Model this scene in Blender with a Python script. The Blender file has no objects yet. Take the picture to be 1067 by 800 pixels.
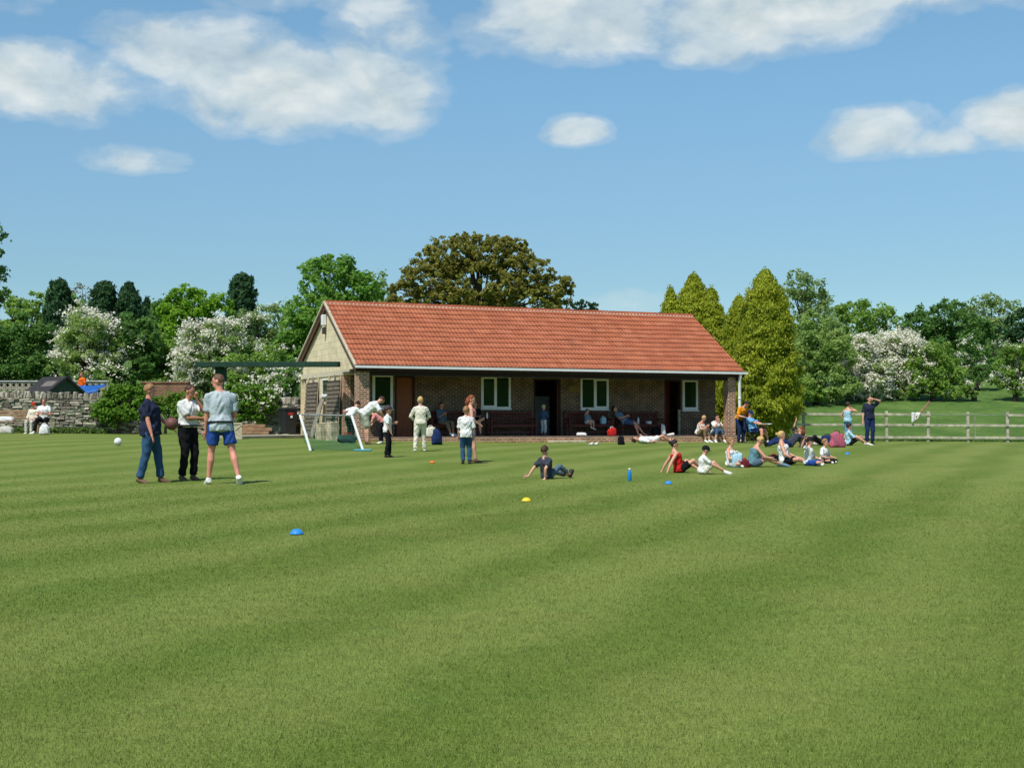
import bpy, bmesh, math, random
import numpy as np
from mathutils import Vector, Matrix
R = math.radians
rng = np.random.default_rng(7)
random.seed(7)
scene = bpy.context.scene
COL = scene.collection

# ------------------------------------------------------------------ camera numbers
F = 1400.0
CAMH = 1.12
PITCH = math.atan(39 / F)

def ray(px, py):
    x = (px - 533.5) / F; y = (400 - py) / F
    return Vector((x, math.cos(PITCH) - y * math.sin(PITCH), math.sin(PITCH) + y * math.cos(PITCH)))

def sstep(t):
    t = np.clip(t, 0, 1)
    return t * t * (3 - 2 * t)

def gz(x, y):
    """terrain height: flat near the camera, a slight rise to the pavilion, a hill beyond the fence"""
    x = np.asarray(x, float); y = np.asarray(y, float)
    xc = np.clip(x, -30, 40)
    A = np.where(xc < 0, 0.36 - 0.016 * xc, 0.36 - 0.006 * xc)
    z = A * sstep((y - 20) / 26.0)
    t = np.clip(y - 62, 0, None)
    hill = np.where(t < 8, t * t / 16 * 0.135, (t - 4) * 0.135)
    hill = np.where(t > 45, 41 * 0.135 + (t - 45) * 0.04, hill)
    terrace = 1.3 * sstep((y - 58.5) / 1.5) * sstep((-12.5 - x) / 3.0)      # the gardens behind the left wall lie higher
    return z + hill + terrace

def gzf(x, y): return float(gz(x, y))

def at(px, py):
    """the point of the terrain seen at a pixel of the photograph"""
    d = ray(px, py); t = 2.0
    while t < 400:
        if CAMH + d.z * t <= gzf(d.x * t, d.y * t): break
        t += 0.05
    return Vector((d.x * t, d.y * t, gzf(d.x * t, d.y * t)))

def at_depth(px, py, y):
    d = ray(px, py); t = y / d.y
    return Vector((d.x * t, y, CAMH + d.z * t))

# ------------------------------------------------------------------ materials
def lin(c):
    c = c / 255.0
    return c / 12.92 if c <= 0.04045 else ((c + 0.055) / 1.055) ** 2.4
def rgb(r, g, b): return (lin(r), lin(g), lin(b), 1)

class NT:
    def __init__(self, tree): self.t = tree
    def n(self, typ, **kw):
        nd = self.t.nodes.new(typ)
        for k, v in kw.items():
            if k.startswith('i_'):
                key = k[2:]
                nd.inputs[int(key) if key.isdigit() else key.replace('_', ' ')].default_value = v
            else: setattr(nd, k, v)
        return nd
    def l(self, a, b): self.t.links.new(a, b)
    def math(self, op, a, b=None, clamp=False):
        nd = self.n('ShaderNodeMath', operation=op); nd.use_clamp = clamp
        for i, v in enumerate((a, b)):
            if v is None: continue
            if isinstance(v, (int, float)): nd.inputs[i].default_value = v
            else: self.l(v, nd.inputs[i])
        return nd.outputs[0]
    def vmath(self, op, a, b=None):
        nd = self.n('ShaderNodeVectorMath', operation=op)
        for i, v in enumerate((a, b)):
            if v is None: continue
            if isinstance(v, (tuple, list)): nd.inputs[i].default_value = v
            else: self.l(v, nd.inputs[i])
        return nd
    def ramp(self, fac, stops, interp='LINEAR'):
        nd = self.n('ShaderNodeValToRGB'); cr = nd.color_ramp; cr.interpolation = interp
        while len(cr.elements) < len(stops): cr.elements.new(0.5)
        for e, (p, c) in zip(cr.elements, stops):
            e.position = p; e.color = c if len(c) == 4 else (*c, 1)
        self.l(fac, nd.inputs[0])
        return nd.outputs[0]
    def mix(self, fac, a, b, blend='MIX'):
        nd = self.n('ShaderNodeMix', data_type='RGBA', blend_type=blend)
        for i, v in ((0, fac), (6, a), (7, b)):
            if isinstance(v, (int, float)): nd.inputs[i].default_value = v
            elif isinstance(v, tuple): nd.inputs[i].default_value = v
            else: self.l(v, nd.inputs[i])
        return nd.outputs[2]
    def noise(self, scale, detail=4, vec=None, rough=0.55, dist=0.0):
        nd = self.n('ShaderNodeTexNoise'); nd.inputs['Scale'].default_value = scale
        nd.inputs['Detail'].default_value = detail; nd.inputs['Roughness'].default_value = rough
        nd.inputs['Distortion'].default_value = dist
        if vec is not None: self.l(vec, nd.inputs['Vector'])
        return nd.outputs['Fac']
    def bump(self, h, strength=0.3, dist=0.01):
        nd = self.n('ShaderNodeBump'); nd.inputs['Strength'].default_value = strength
        nd.inputs['Distance'].default_value = dist; self.l(h, nd.inputs['Height'])
        return nd.outputs[0]

def newmat(name):
    m = bpy.data.materials.new(name); m.use_nodes = True
    t = NT(m.node_tree); b = m.node_tree.nodes['Principled BSDF']
    return m, t, b

def plain(name, col, rough=0.7, var=0.25, nscale=6.0, bump=0.15, bscale=60.0, spec=0.3, metal=0.0, bdist=0.004):
    """a surface colour with soft wear and a fine bump"""
    m, t, b = newmat(name)
    co = t.n('ShaderNodeTexCoord').outputs['Object']
    f = t.noise(nscale, 5, co)
    dark = tuple(c * (1 - var) for c in col[:3]) + (1,)
    lite = tuple(min(1, c * (1 + var * 0.6)) for c in col[:3]) + (1,)
    t.l(t.ramp(f, [(0.3, dark), (0.7, lite)]), b.inputs['Base Color'])
    b.inputs['Roughness'].default_value = rough
    b.inputs['Specular IOR Level'].default_value = spec
    b.inputs['Metallic'].default_value = metal
    if bump: t.l(t.bump(t.noise(bscale, 3, co), bump, bdist), b.inputs['Normal'])
    return m

def cloth(name, col, var=0.12):
    m, t, b = newmat(name)
    co = t.n('ShaderNodeTexCoord').outputs['Object']
    f = t.noise(9, 4, co)
    dark = tuple(c * (1 - var) for c in col[:3]) + (1,)
    t.l(t.ramp(f, [(0.3, dark), (0.7, col)]), b.inputs['Base Color'])
    b.inputs['Roughness'].default_value = 0.9
    b.inputs['Specular IOR Level'].default_value = 0.15
    t.l(t.bump(t.noise(11, 3, co, dist=0.6), 0.55, 0.03), b.inputs['Normal'])
    return m

def skinmat(name, col):
    m, t, b = newmat(name)
    co = t.n('ShaderNodeTexCoord').outputs['Object']
    f = t.noise(14, 4, co)
    t.l(t.ramp(f, [(0.3, tuple(c * k for c, k in zip(col[:3], (0.92, 0.82, 0.8))) + (1,)), (0.7, col)]), b.inputs['Base Color'])
    b.inputs['Roughness'].default_value = 0.55
    b.inputs['Subsurface Weight'].default_value = 0.0
    return m

def leafmat(name, cols, trans=0.3):
    """cols: dark to light greens, spread over single leaves and over patches"""
    m, t, b = newmat(name)
    geo = t.n('ShaderNodeNewGeometry')
    tc = t.n('ShaderNodeTexCoord').outputs['Object']
    patch = t.noise(0.55, 3, tc)
    f = t.math('ADD', t.math('MULTIPLY', geo.outputs['Random Per Island'], 0.55), t.math('MULTIPLY', patch, 0.6))
    f = t.math('SUBTRACT', f, 0.08, clamp=True)
    col = t.ramp(f, [(0.15 + 0.7 * i / (len(cols) - 1), c) for i, c in enumerate(cols)])
    t.l(col, b.inputs['Base Color'])
    b.inputs['Roughness'].default_value = 0.55
    b.inputs['Specular IOR Level'].default_value = 0.12
    tr = t.n('ShaderNodeBsdfTranslucent'); t.l(t.mix(0.5, col, tuple(min(1, c * 1.5) for c in cols[-1][:3]) + (1,)), tr.inputs[0])
    mx = t.n('ShaderNodeMixShader'); mx.inputs[0].default_value = trans
    t.l(b.outputs[0], mx.inputs[1]); t.l(tr.outputs[0], mx.inputs[2])
    t.l(mx.outputs[0], m.node_tree.nodes['Material Output'].inputs[0])
    return m

def brickmat(name, axis, c1, c2, mortar, bw=0.225, bh=0.075, ms=0.012, rough=0.85, var=0.35):
    """bricks or blocks laid in object space; axis 'x': wall runs along x, 'y': along y"""
    m, t, b = newmat(name)
    sp = t.n('ShaderNodeSeparateXYZ'); t.l(t.n('ShaderNodeTexCoord').outputs['Object'], sp.inputs[0])
    cb = t.n('ShaderNodeCombineXYZ')
    if axis == 'xy': t.l(t.math('ADD', sp.outputs[0], sp.outputs[1]), cb.inputs[0])
    else: t.l(sp.outputs[0 if axis == 'x' else 1], cb.inputs[0])
    t.l(sp.outputs[2], cb.inputs[1])
    bt = t.n('ShaderNodeTexBrick'); t.l(cb.outputs[0], bt.inputs['Vector'])
    bt.inputs['Scale'].default_value = 1.0
    bt.inputs['Brick Width'].default_value = bw; bt.inputs['Row Height'].default_value = bh
    bt.inputs['Mortar Size'].default_value = ms; bt.inputs['Mortar Smooth'].default_value = 0.2
    bt.inputs['Color1'].default_value = c1; bt.inputs['Color2'].default_value = c2
    bt.inputs['Mortar'].default_value = mortar
    nz = t.noise(3.0, 5, t.n('ShaderNodeTexCoord').outputs['Object'])
    col = t.mix(1.0, bt.outputs['Color'], t.ramp(nz, [(0.3, (1 - var,) * 3), (0.7, (1.1,) * 3)]), 'MULTIPLY')
    t.l(col, b.inputs['Base Color']); b.inputs['Roughness'].default_value = rough
    b.inputs['Specular IOR Level'].default_value = 0.2
    h = t.math('ADD', t.math('MULTIPLY', bt.outputs['Fac'], -1.0), t.math('MULTIPLY', t.noise(40, 3), 0.4))
    t.l(t.bump(h, 0.6, 0.008), b.inputs['Normal'])
    return m

M = {}
M['white_paint'] = plain('white_paint', (0.78, 0.78, 0.76, 1), 0.45, 0.08)
M['cream'] = plain('cream', (0.62, 0.55, 0.40, 1), 0.8, 0.2)
M['dark_wood'] = plain('dark_wood', (0.030, 0.014, 0.010, 1), 0.6, 0.4)
M['red_wood'] = plain('red_wood', (0.105, 0.018, 0.016, 1), 0.45, 0.4, 4)
M['door_brown'] = plain('door_brown', (0.26, 0.07, 0.024, 1), 0.5, 0.2)
M['door_red'] = plain('door_red', (0.13, 0.022, 0.014, 1), 0.5, 0.3)
M['bargeboard'] = plain('bargeboard', (0.12, 0.055, 0.035, 1), 0.7, 0.4)
M['verge'] = plain('verge', (0.52, 0.46, 0.34, 1), 0.9, 0.3, 9)
M['mortar'] = plain('mortar', (0.62, 0.52, 0.42, 1), 0.9, 0.2, 12)
M['grey_wood'] = plain('grey_wood', (0.30, 0.27, 0.21, 1), 0.9, 0.45, 5)
M['slat_wood'] = plain('slat_wood', (0.20, 0.165, 0.125, 1), 0.9, 0.5, 7)
M['back_board'] = plain('back_board', (0.05, 0.042, 0.032, 1), 0.95, 0.4)
M['pale_wood'] = plain('pale_wood', (0.55, 0.47, 0.31, 1), 0.85, 0.25, 6)
M['fence_wood'] = plain('fence_wood', (0.47, 0.43, 0.32, 1), 0.9, 0.45, 5)
M['plank'] = plain('plank', (0.32, 0.20, 0.11, 1), 0.85, 0.35, 6)
M['concrete'] = plain('concrete', (0.42, 0.37, 0.29, 1), 0.9, 0.25, 3, 0.4, 30)
M['paving'] = plain('paving', (0.24, 0.17, 0.13, 1), 0.9, 0.3, 4, 0.4, 30)
M['dark_metal'] = plain('dark_metal', (0.05, 0.05, 0.05, 1), 0.5, 0.3)
M['grey_metal'] = plain('grey_metal', (0.30, 0.31, 0.30, 1), 0.5, 0.3)
M['green_beam'] = plain('green_beam', (0.012, 0.045, 0.028, 1), 0.75, 0.35, 4)
M['bin_plastic'] = plain('bin_plastic', (0.022, 0.024, 0.025, 1), 0.45, 0.2)
M['sticker_red'] = plain('sticker_red', (0.45, 0.03, 0.03, 1), 0.5, 0.1)
M['felt'] = plain('felt', (0.035, 0.034, 0.036, 1), 0.95, 0.4, 8)
M['felt_pale'] = plain('felt_pale', (0.16, 0.14, 0.13, 1), 0.95, 0.4, 8)
M['shed_green'] = plain('shed_green', (0.055, 0.095, 0.055, 1), 0.8, 0.3)
M['tarp_blue'] = plain('tarp_blue', (0.015, 0.12, 0.42, 1), 0.55, 0.3, 2, 0.5, 10, bdist=0.03)
M['disc_blue'] = plain('disc_blue', (0.03, 0.25, 0.75, 1), 0.4, 0.05)
M['disc_yellow'] = plain('disc_yellow', (0.85, 0.60, 0.03, 1), 0.4, 0.05)
M['disc_orange'] = plain('disc_orange', (0.75, 0.16, 0.02, 1), 0.4, 0.05)
M['teal_metal'] = plain('teal_metal', (0.10, 0.36, 0.45, 1), 0.5, 0.1)
M['net_green'] = plain('net_green', (0.03, 0.22, 0.12, 1), 0.8, 0.1)
M['ball_white'] = plain('ball_white', (0.78, 0.77, 0.72, 1), 0.45, 0.1)
M['ball_seam'] = plain('ball_seam', (0.28, 0.27, 0.26, 1), 0.5, 0.1)
M['ball_brown'] = plain('ball_brown', (0.16, 0.07, 0.055, 1), 0.55, 0.2)
M['brass'] = plain('brass', (0.20, 0.13, 0.04, 1), 0.5, 0.2)
M['bottle_blue'] = plain('bottle_blue', (0.02, 0.22, 0.55, 1), 0.25, 0.1)
M['bark'] = plain('bark', (0.075, 0.055, 0.038, 1), 0.95, 0.5, 5, 0.9, 14, bdist=0.03)
M['interior'] = plain('interior', (0.12, 0.13, 0.13, 1), 0.9, 0.2)
M['lit_interior'] = plain('lit_interior', (0.26, 0.29, 0.31, 1), 0.7, 0.2)  # pale grey carries the light seen inside the doorway
M['kerb_stone'] = plain('kerb_stone', (0.50, 0.42, 0.29, 1), 0.9, 0.3, 4, 0.5, 20)

m, t, b = newmat('glass_pane')
b.inputs['Base Color'].default_value = (0.014, 0.034, 0.012, 1); b.inputs['Roughness'].default_value = 0.05
b.inputs['Specular IOR Level'].default_value = 0.6
t.l(t.bump(t.noise(1.6, 2), 0.05, 0.05), b.inputs['Normal'])
M['glass'] = m

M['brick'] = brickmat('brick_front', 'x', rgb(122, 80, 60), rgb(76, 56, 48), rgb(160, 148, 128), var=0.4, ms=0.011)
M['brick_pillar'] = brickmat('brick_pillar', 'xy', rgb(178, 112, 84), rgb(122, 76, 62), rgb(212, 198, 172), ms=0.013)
M['brick_plinth'] = brickmat('brick_plinth', 'xy', rgb(190, 135, 100), rgb(150, 100, 76), rgb(205, 190, 160), 0.225, 0.085, 0.012)
M['garden_brick'] = brickmat('garden_brick', 'x', rgb(150, 96, 68), rgb(118, 74, 54), rgb(160, 140, 115))
M['block'] = brickmat('gable_block', 'y', rgb(230, 214, 178), rgb(220, 204, 168), rgb(204, 188, 152), 0.46, 0.225, 0.010, var=0.18)

# terracotta pantiles: a shade per tile, weather patches
m, t, b = newmat('terracotta')
sp = t.n('ShaderNodeSeparateXYZ'); t.l(t.n('ShaderNodeTexCoord').outputs['Object'], sp.inputs[0])
cu = t.math('FLOOR', t.math('DIVIDE', sp.outputs[0], 0.30)); cv = t.math('FLOOR', t.math('DIVIDE', sp.outputs[1], 0.30))
cb = t.n('ShaderNodeCombineXYZ'); t.l(cu, cb.inputs[0]); t.l(cv, cb.inputs[1])
wn = t.n('ShaderNodeTexWhiteNoise'); wn.noise_dimensions = '2D'; t.l(cb.outputs[0], wn.inputs['Vector'])
base = t.ramp(wn.outputs['Value'], [(0.0, rgb(174, 101, 72)), (0.5, rgb(181, 107, 77)), (0.92, rgb(189, 116, 85)), (1.0, rgb(170, 102, 77))])
nz = t.noise(1.3, 6, t.n('ShaderNodeTexCoord').outputs['Object'])
nz2 = t.noise(22, 4, t.n('ShaderNodeTexCoord').outputs['Object'])
c = t.mix(1.0, base, t.ramp(nz, [(0.3, (0.86, 0.87, 0.88)), (0.7, (1.06, 1.04, 1.03))]), 'MULTIPLY')
c = t.mix(1.0, c, t.ramp(nz2, [(0.3, (0.84, 0.84, 0.84)), (0.7, (1.08, 1.08, 1.08))]), 'MULTIPLY')
c = t.mix(t.ramp(t.noise(2.6, 8, t.n('ShaderNodeTexCoord').outputs['Object'], 0.7), [(0.57, (0,) * 3), (0.72, (0.5,) * 3)]), c, rgb(138, 92, 70))
t.l(c, b.inputs['Base Color']); b.inputs['Roughness'].default_value = 0.85; b.inputs['Specular IOR Level'].default_value = 0.2
M['tile'] = m

# dry stone: a shade per stone
m, t, b = newmat('dry_stone')
geo = t.n('ShaderNodeNewGeometry')
c = t.ramp(geo.outputs['Random Per Island'], [(0.0, rgb(104, 98, 86)), (0.35, rgb(144, 136, 120)), (0.7, rgb(174, 165, 146)), (1.0, rgb(206, 198, 180))])
nz = t.noise(7, 6, t.n('ShaderNodeTexCoord').outputs['Object'])
t.l(t.mix(1.0, c, t.ramp(nz, [(0.3, (0.6, 0.6, 0.58)), (0.7, (1.1, 1.1, 1.1))]), 'MULTIPLY'), b.inputs['Base Color'])
b.inputs['Roughness'].default_value = 0.95
t.l(t.bump(t.noise(18, 5, t.n('ShaderNodeTexCoord').outputs['Object']), 0.8, 0.02), b.inputs['Normal'])
M['stone'] = m

# grass colour shared by the turf and its blades, in world coordinates
def grass_nodes(t, blade):
    pos = t.n('ShaderNodeNewGeometry').outputs['Position']
    sp = t.n('ShaderNodeSeparateXYZ'); t.l(pos, sp.inputs[0])
    X, Y = sp.outputs[0], sp.outputs[1]
    s = t.math('SUBTRACT', t.math('MULTIPLY', X, math.cos(R(23))), t.math('MULTIPLY', Y, math.sin(R(23))))
    wob = t.noise(0.30, 4, pos)
    s = t.math('ADD', s, t.math('MULTIPLY', wob, 1.8))
    cs = t.n('ShaderNodeCombineXYZ'); t.l(s, cs.inputs[0])
    s = t.math('ADD', s, t.math('MULTIPLY', t.noise(0.45, 2, cs.outputs[0]), 1.6))      # swathes of uneven width
    st = t.math('ADD', t.math('MULTIPLY', t.math('SINE', t.math('MULTIPLY', s, 2 * math.pi / 1.85)), 0.6), 0.5, clamp=True)  # mowing stripes: sheen of the leaning blades put into the colour
    soft = t.noise(0.5, 4, pos, 0.65)
    st = t.math('MULTIPLY', st, t.ramp(t.noise(0.16, 2, pos), [(0.30, (0.45,) * 3), (0.65, (1.0,) * 3)]))
    lite, dark = rgb(126, 139, 72), rgb(104, 123, 54)
    col = t.mix(st, dark, lite)
    col = t.mix(t.ramp(soft, [(0.46, (0,) * 3), (0.80, (0.6,) * 3)]), col, rgb(133, 136, 76))
    col = t.mix(t.ramp(t.noise(1.7, 6, pos, 0.7), [(0.56, (0,) * 3), (0.70, (0.45,) * 3)]), col, rgb(104, 132, 62))
    fine = t.noise(5.5, 5, pos, 0.7)
    col = t.mix(1.0, col, t.ramp(fine, [(0.28, (0.84, 0.86, 0.82)), (0.72, (1.12, 1.10, 1.10))]), 'MULTIPLY')
    return col, pos, X, Y

m, t, b = newmat('turf')
col, pos, X, Y = grass_nodes(t, False)
fine2 = t.noise(38, 3, pos, 0.7)
st2 = t.n('ShaderNodeMapping'); st2.inputs['Scale'].default_value = (3, 20, 1); t.l(pos, st2.inputs[0])
fine3 = t.noise(2.0, 4, st2.outputs[0], 0.7)
col = t.mix(1.0, col, t.ramp(fine2, [(0.3, (0.78, 0.8, 0.76)), (0.7, (1.12, 1.12, 1.12))]), 'MULTIPLY')
col = t.mix(1.0, col, t.ramp(fine3, [(0.3, (0.86, 0.88, 0.84)), (0.7, (1.1, 1.08, 1.1))]), 'MULTIPLY')
# unmown meadow beyond the fence and behind the garden wall
rough = t.ramp(t.noise(0.35, 5, pos, 0.65), [(0.3, rgb(70, 98, 44)), (0.5, rgb(84, 112, 52)), (0.75, rgb(108, 130, 68))])
rough = t.mix(1.0, rough, t.ramp(t.noise(3.0, 4, pos, 0.7), [(0.3, (0.72,) * 3), (0.7, (1.2,) * 3)]), 'MULTIPLY')
edge = t.math('ADD', Y, t.math('MULTIPLY', t.noise(0.8, 3, pos), 1.0))
far = t.ramp(t.math('SUBTRACT', edge, 58.3, clamp=True), [(0.0, (0,) * 3), (0.6, (1,) * 3)])
col = t.mix(far, col, rough)
t.l(col, b.inputs['Base Color']); b.inputs['Roughness'].default_value = 0.9; b.inputs['Specular IOR Level'].default_value = 0.1
t.l(t.bump(t.math('ADD', fine2, t.noise(9, 4, pos)), 0.7, 0.03), b.inputs['Normal'])
M['turf'] = m

m, t, b = newmat('grass_blade')
col, pos, X, Y = grass_nodes(t, True)
geo = t.n('ShaderNodeNewGeometry')
col = t.mix(1.0, col, t.ramp(geo.outputs['Random Per Island'], [(0.0, (1.16, 1.20, 1.04)), (0.6, (1.32, 1.30, 1.22)), (0.95, (1.42, 1.37, 1.36)), (1.0, (2.2, 1.95, 2.1))]), 'MULTIPLY')
t.l(col, b.inputs['Base Color']); b.inputs['Roughness'].default_value = 0.55; b.inputs['Specular IOR Level'].default_value = 0.25
tr = t.n('ShaderNodeBsdfTranslucent'); t.l(col, tr.inputs[0])
mx = t.n('ShaderNodeMixShader'); mx.inputs[0].default_value = 0.3
t.l(b.outputs[0], mx.inputs[1]); t.l(tr.outputs[0], mx.inputs[2])
t.l(mx.outputs[0], m.node_tree.nodes['Material Output'].inputs[0])
M['blade'] = m

M['leaf_mid'] = leafmat('leaf_mid', [rgb(88, 120, 46), rgb(126, 158, 68), rgb(160, 186, 96)], 0.48)
M['leaf_dark'] = leafmat('leaf_dark', [rgb(60, 92, 42), rgb(88, 126, 58), rgb(120, 156, 82)], 0.45)
M['leaf_deep'] = leafmat('leaf_deep', [rgb(36, 64, 38), rgb(52, 84, 50), rgb(76, 108, 66)], 0.3)
M['leaf_bright'] = leafmat('leaf_bright', [rgb(76, 118, 28), rgb(112, 156, 42), rgb(148, 184, 60)], 0.42)
M['leaf_maple'] = leafmat('leaf_maple', [rgb(72, 112, 40), rgb(108, 152, 56), rgb(146, 182, 88)], 0.48)
M['leaf_pale'] = leafmat('leaf_pale', [rgb(98, 124, 66), rgb(132, 156, 92), rgb(164, 184, 120)], 0.45)
M['leaf_olive'] = leafmat('leaf_olive', [rgb(94, 100, 42), rgb(134, 132, 58), rgb(164, 160, 84)], 0.45)
M['leaf_gold'] = leafmat('leaf_gold', [rgb(86, 112, 30), rgb(144, 158, 44), rgb(194, 196, 74)], 0.45)
M['leaf_ivy'] = leafmat('leaf_ivy', [rgb(60, 98, 28), rgb(96, 138, 44), rgb(138, 172, 70)], 0.38)
M['leaf_haw'] = leafmat('leaf_haw', [rgb(102, 130, 60), rgb(140, 166, 86), rgb(172, 192, 118)], 0.48)
M['blossom'] = leafmat('blossom', [rgb(200, 198, 172), rgb(226, 222, 200), rgb(240, 238, 224)], 0.25)
M['leaf_twig'] = leafmat('leaf_twig', [rgb(110, 112, 98), rgb(128, 132, 112), rgb(150, 152, 132)], 0.2)
M['weed'] = leafmat('weed', [rgb(76, 102, 46), rgb(92, 118, 56), rgb(118, 138, 78)])

# ------------------------------------------------------------------ mesh helpers
def tag(o, label, cat, group=None):
    o['label'] = label; o['category'] = cat
    if group: o['group'] = group
    return o

def empty(name, loc, rz=0.0):
    o = bpy.data.objects.new(name, None); COL.objects.link(o)
    o.empty_display_size = 0.2
    o.location = loc; o.rotation_euler = (0, 0, rz)
    return o

def link(name, me, mat, parent=None, smooth=False):
    o = bpy.data.objects.new(name, me); COL.objects.link(o)
    if mat is not None:
        for mm in (mat if isinstance(mat, (list, tuple)) else [mat]): me.materials.append(mm)
    if parent is not None: o.parent = parent
    if smooth: me.polygons.foreach_set('use_smooth', [True] * len(me.polygons))
    return o

def np_mesh(name, V, Q):
    """mesh from numpy vertices (N,3) and faces (M,k)"""
    me = bpy.data.meshes.new(name)
    V = np.asarray(V, np.float32); Q = np.asarray(Q, np.int32)
    k = Q.shape[1]
    me.vertices.add(len(V)); me.vertices.foreach_set('co', V.ravel())
    me.loops.add(Q.size); me.loops.foreach_set('vertex_index', Q.ravel())
    me.polygons.add(len(Q))
    me.polygons.foreach_set('loop_start', np.arange(0, Q.size, k, dtype=np.int32))
    me.polygons.foreach_set('loop_total', np.full(len(Q), k, np.int32))
    me.update(calc_edges=True); me.validate()
    return me

class MB:
    """collects shapes; build() links them as one mesh object"""
    def __init__(self): self.v = []; self.f = []; self.mi = []
    def add(self, vs, fs, mi=0):
        o = len(self.v); self.v += [tuple(p) for p in vs]
        for f in fs: self.f.append([i + o for i in f]); self.mi.append(mi)
        return self
    def box(self, a, b, mi=0, mat=None, bev=0.0):
        x0, y0, z0 = a; x1, y1, z1 = b
        if bev <= 0:
            vs = [(x0, y0, z0), (x1, y0, z0), (x1, y1, z0), (x0, y1, z0), (x0, y0, z1), (x1, y0, z1), (x1, y1, z1), (x0, y1, z1)]
            fs = [(0, 3, 2, 1), (4, 5, 6, 7), (0, 1, 5, 4), (1, 2, 6, 5), (2, 3, 7, 6), (3, 0, 4, 7)]
        else:
            vs, fs = bevbox(x0, y0, z0, x1, y1, z1, bev)
        if mat is not None: vs = [mat @ Vector(p) for p in vs]
        return self.add(vs, fs, mi)
    def beam(self, p0, p1, w, h, mi=0, up=(0, 0, 1), bev=0.0):
        p0 = Vector(p0); p1 = Vector(p1); d = p1 - p0; L = d.length; d.normalize()
        u = Vector(up)
        if abs(d.dot(u)) > 0.98: u = Vector((0, 1, 0))
        s = d.cross(u).normalized(); u2 = s.cross(d)
        mt = Matrix((s, d, u2)).transposed().to_4x4(); mt.translation = p0
        return self.box((-w / 2, 0, -h / 2), (w / 2, L, h / 2), mi, mt, bev)
    def tube(self, pts, rads, seg=8, mi=0, cap=True):
        pts = [Vector(p) for p in pts]; n = len(pts)
        if isinstance(rads, (int, float)): rads = [rads] * n
        vs = []; fs = []
        prev = None
        for i, p in enumerate(pts):
            d = (pts[min(i + 1, n - 1)] - pts[max(i - 1, 0)]).normalized()
            if prev is None:
                a = Vector((0, 0, 1)) if abs(d.z) < 0.9 else Vector((1, 0, 0))
                s = d.cross(a).normalized()
            else: s = (prev - d * prev.dot(d)).normalized()
            prev = s; q = d.cross(s)
            for k in range(seg):
                a = 2 * math.pi * k / seg
                vs.append(p + (s * math.cos(a) + q * math.sin(a)) * rads[i])
        for i in range(n - 1):
            for k in range(seg):
                k2 = (k + 1) % seg
                fs.append((i * seg + k, i * seg + k2, (i + 1) * seg + k2, (i + 1) * seg + k))
        if cap: fs += [tuple(range(seg - 1, -1, -1)), tuple((n - 1) * seg + k for k in range(seg))]
        return self.add(vs, fs, mi)
    def ell(self, c, r, seg=14, rings=9, mi=0, rot=None):
        """ellipsoid; rot: 3x3 matrix whose columns are the axes"""
        c = Vector(c); vs = []; fs = []
        for i in range(rings + 1):
            th = math.pi * i / rings
            for k in range(seg):
                a = 2 * math.pi * k / seg
                p = Vector((r[0] * math.sin(th) * math.cos(a), r[1] * math.sin(th) * math.sin(a), r[2] * math.cos(th)))
                if rot is not None: p = rot @ p
                vs.append(c + p)
        for i in range(rings):
            for k in range(seg):
                k2 = (k + 1) % seg
                fs.append((i * seg + k, (i + 1) * seg + k, (i + 1) * seg + k2, i * seg + k2))
        return self.add(vs, fs, mi)
    def loft(self, rings, mi=0):
        n = len(rings[0]); vs = [p for r in rings for p in r]; fs = []
        for i in range(len(rings) - 1):
            for k in range(n):
                k2 = (k + 1) % n
                fs.append((i * n + k, i * n + k2, (i + 1) * n + k2, (i + 1) * n + k))
        fs += [tuple(range(n - 1, -1, -1)), tuple((len(rings) - 1) * n + k for k in range(n))]
        return self.add(vs, fs, mi)
    def prism(self, poly, axis, a, b, mi=0):
        """polygon in the plane across axis ('x','y','z') extruded from a to b"""
        def P(u, v, w): return {'x': (w, u, v), 'y': (u, w, v), 'z': (u, v, w)}[axis]
        n = len(poly)
        vs = [P(u, v, a) for u, v in poly] + [P(u, v, b) for u, v in poly]
        fs = [tuple(range(n - 1, -1, -1)), tuple(range(n, 2 * n))] + [(k, (k + 1) % n, n + (k + 1) % n, n + k) for k in range(n)]
        return self.add(vs, fs, mi)
    def mesh(self, name='m'):
        me = bpy.data.meshes.new(name); me.from_pydata([tuple(p) for p in self.v], [], self.f)
        if any(self.mi): me.polygons.foreach_set('material_index', self.mi)
        bm = bmesh.new(); bm.from_mesh(me); bmesh.ops.recalc_face_normals(bm, faces=bm.faces); bm.to_mesh(me); bm.free()
        return me
    def build(self, name, mat, parent=None, smooth=False):
        return link(name, self.mesh(name), mat, parent, smooth)

def bevbox(x0, y0, z0, x1, y1, z1, b):
    bm = bmesh.new(); bmesh.ops.create_cube(bm, size=1)
    for v in bm.verts:
        v.co = Vector((x0 + (v.co.x + .5) * (x1 - x0), y0 + (v.co.y + .5) * (y1 - y0), z0 + (v.co.z + .5) * (z1 - z0)))
    bmesh.ops.bevel(bm, geom=list(bm.edges), offset=b, segments=1, affect='EDGES')
    vs = [v.co.copy() for v in bm.verts]; bm.verts.index_update()
    fs = [tuple(v.index for v in f.verts) for f in bm.faces]
    bm.free(); return vs, fs

def copy_thing(o, parent=None):
    c = o.copy(); COL.objects.link(c); c.parent = parent
    for ch in [x for x in bpy.data.objects if x.parent == o]:
        copy_thing(ch, c)
    return c

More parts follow.
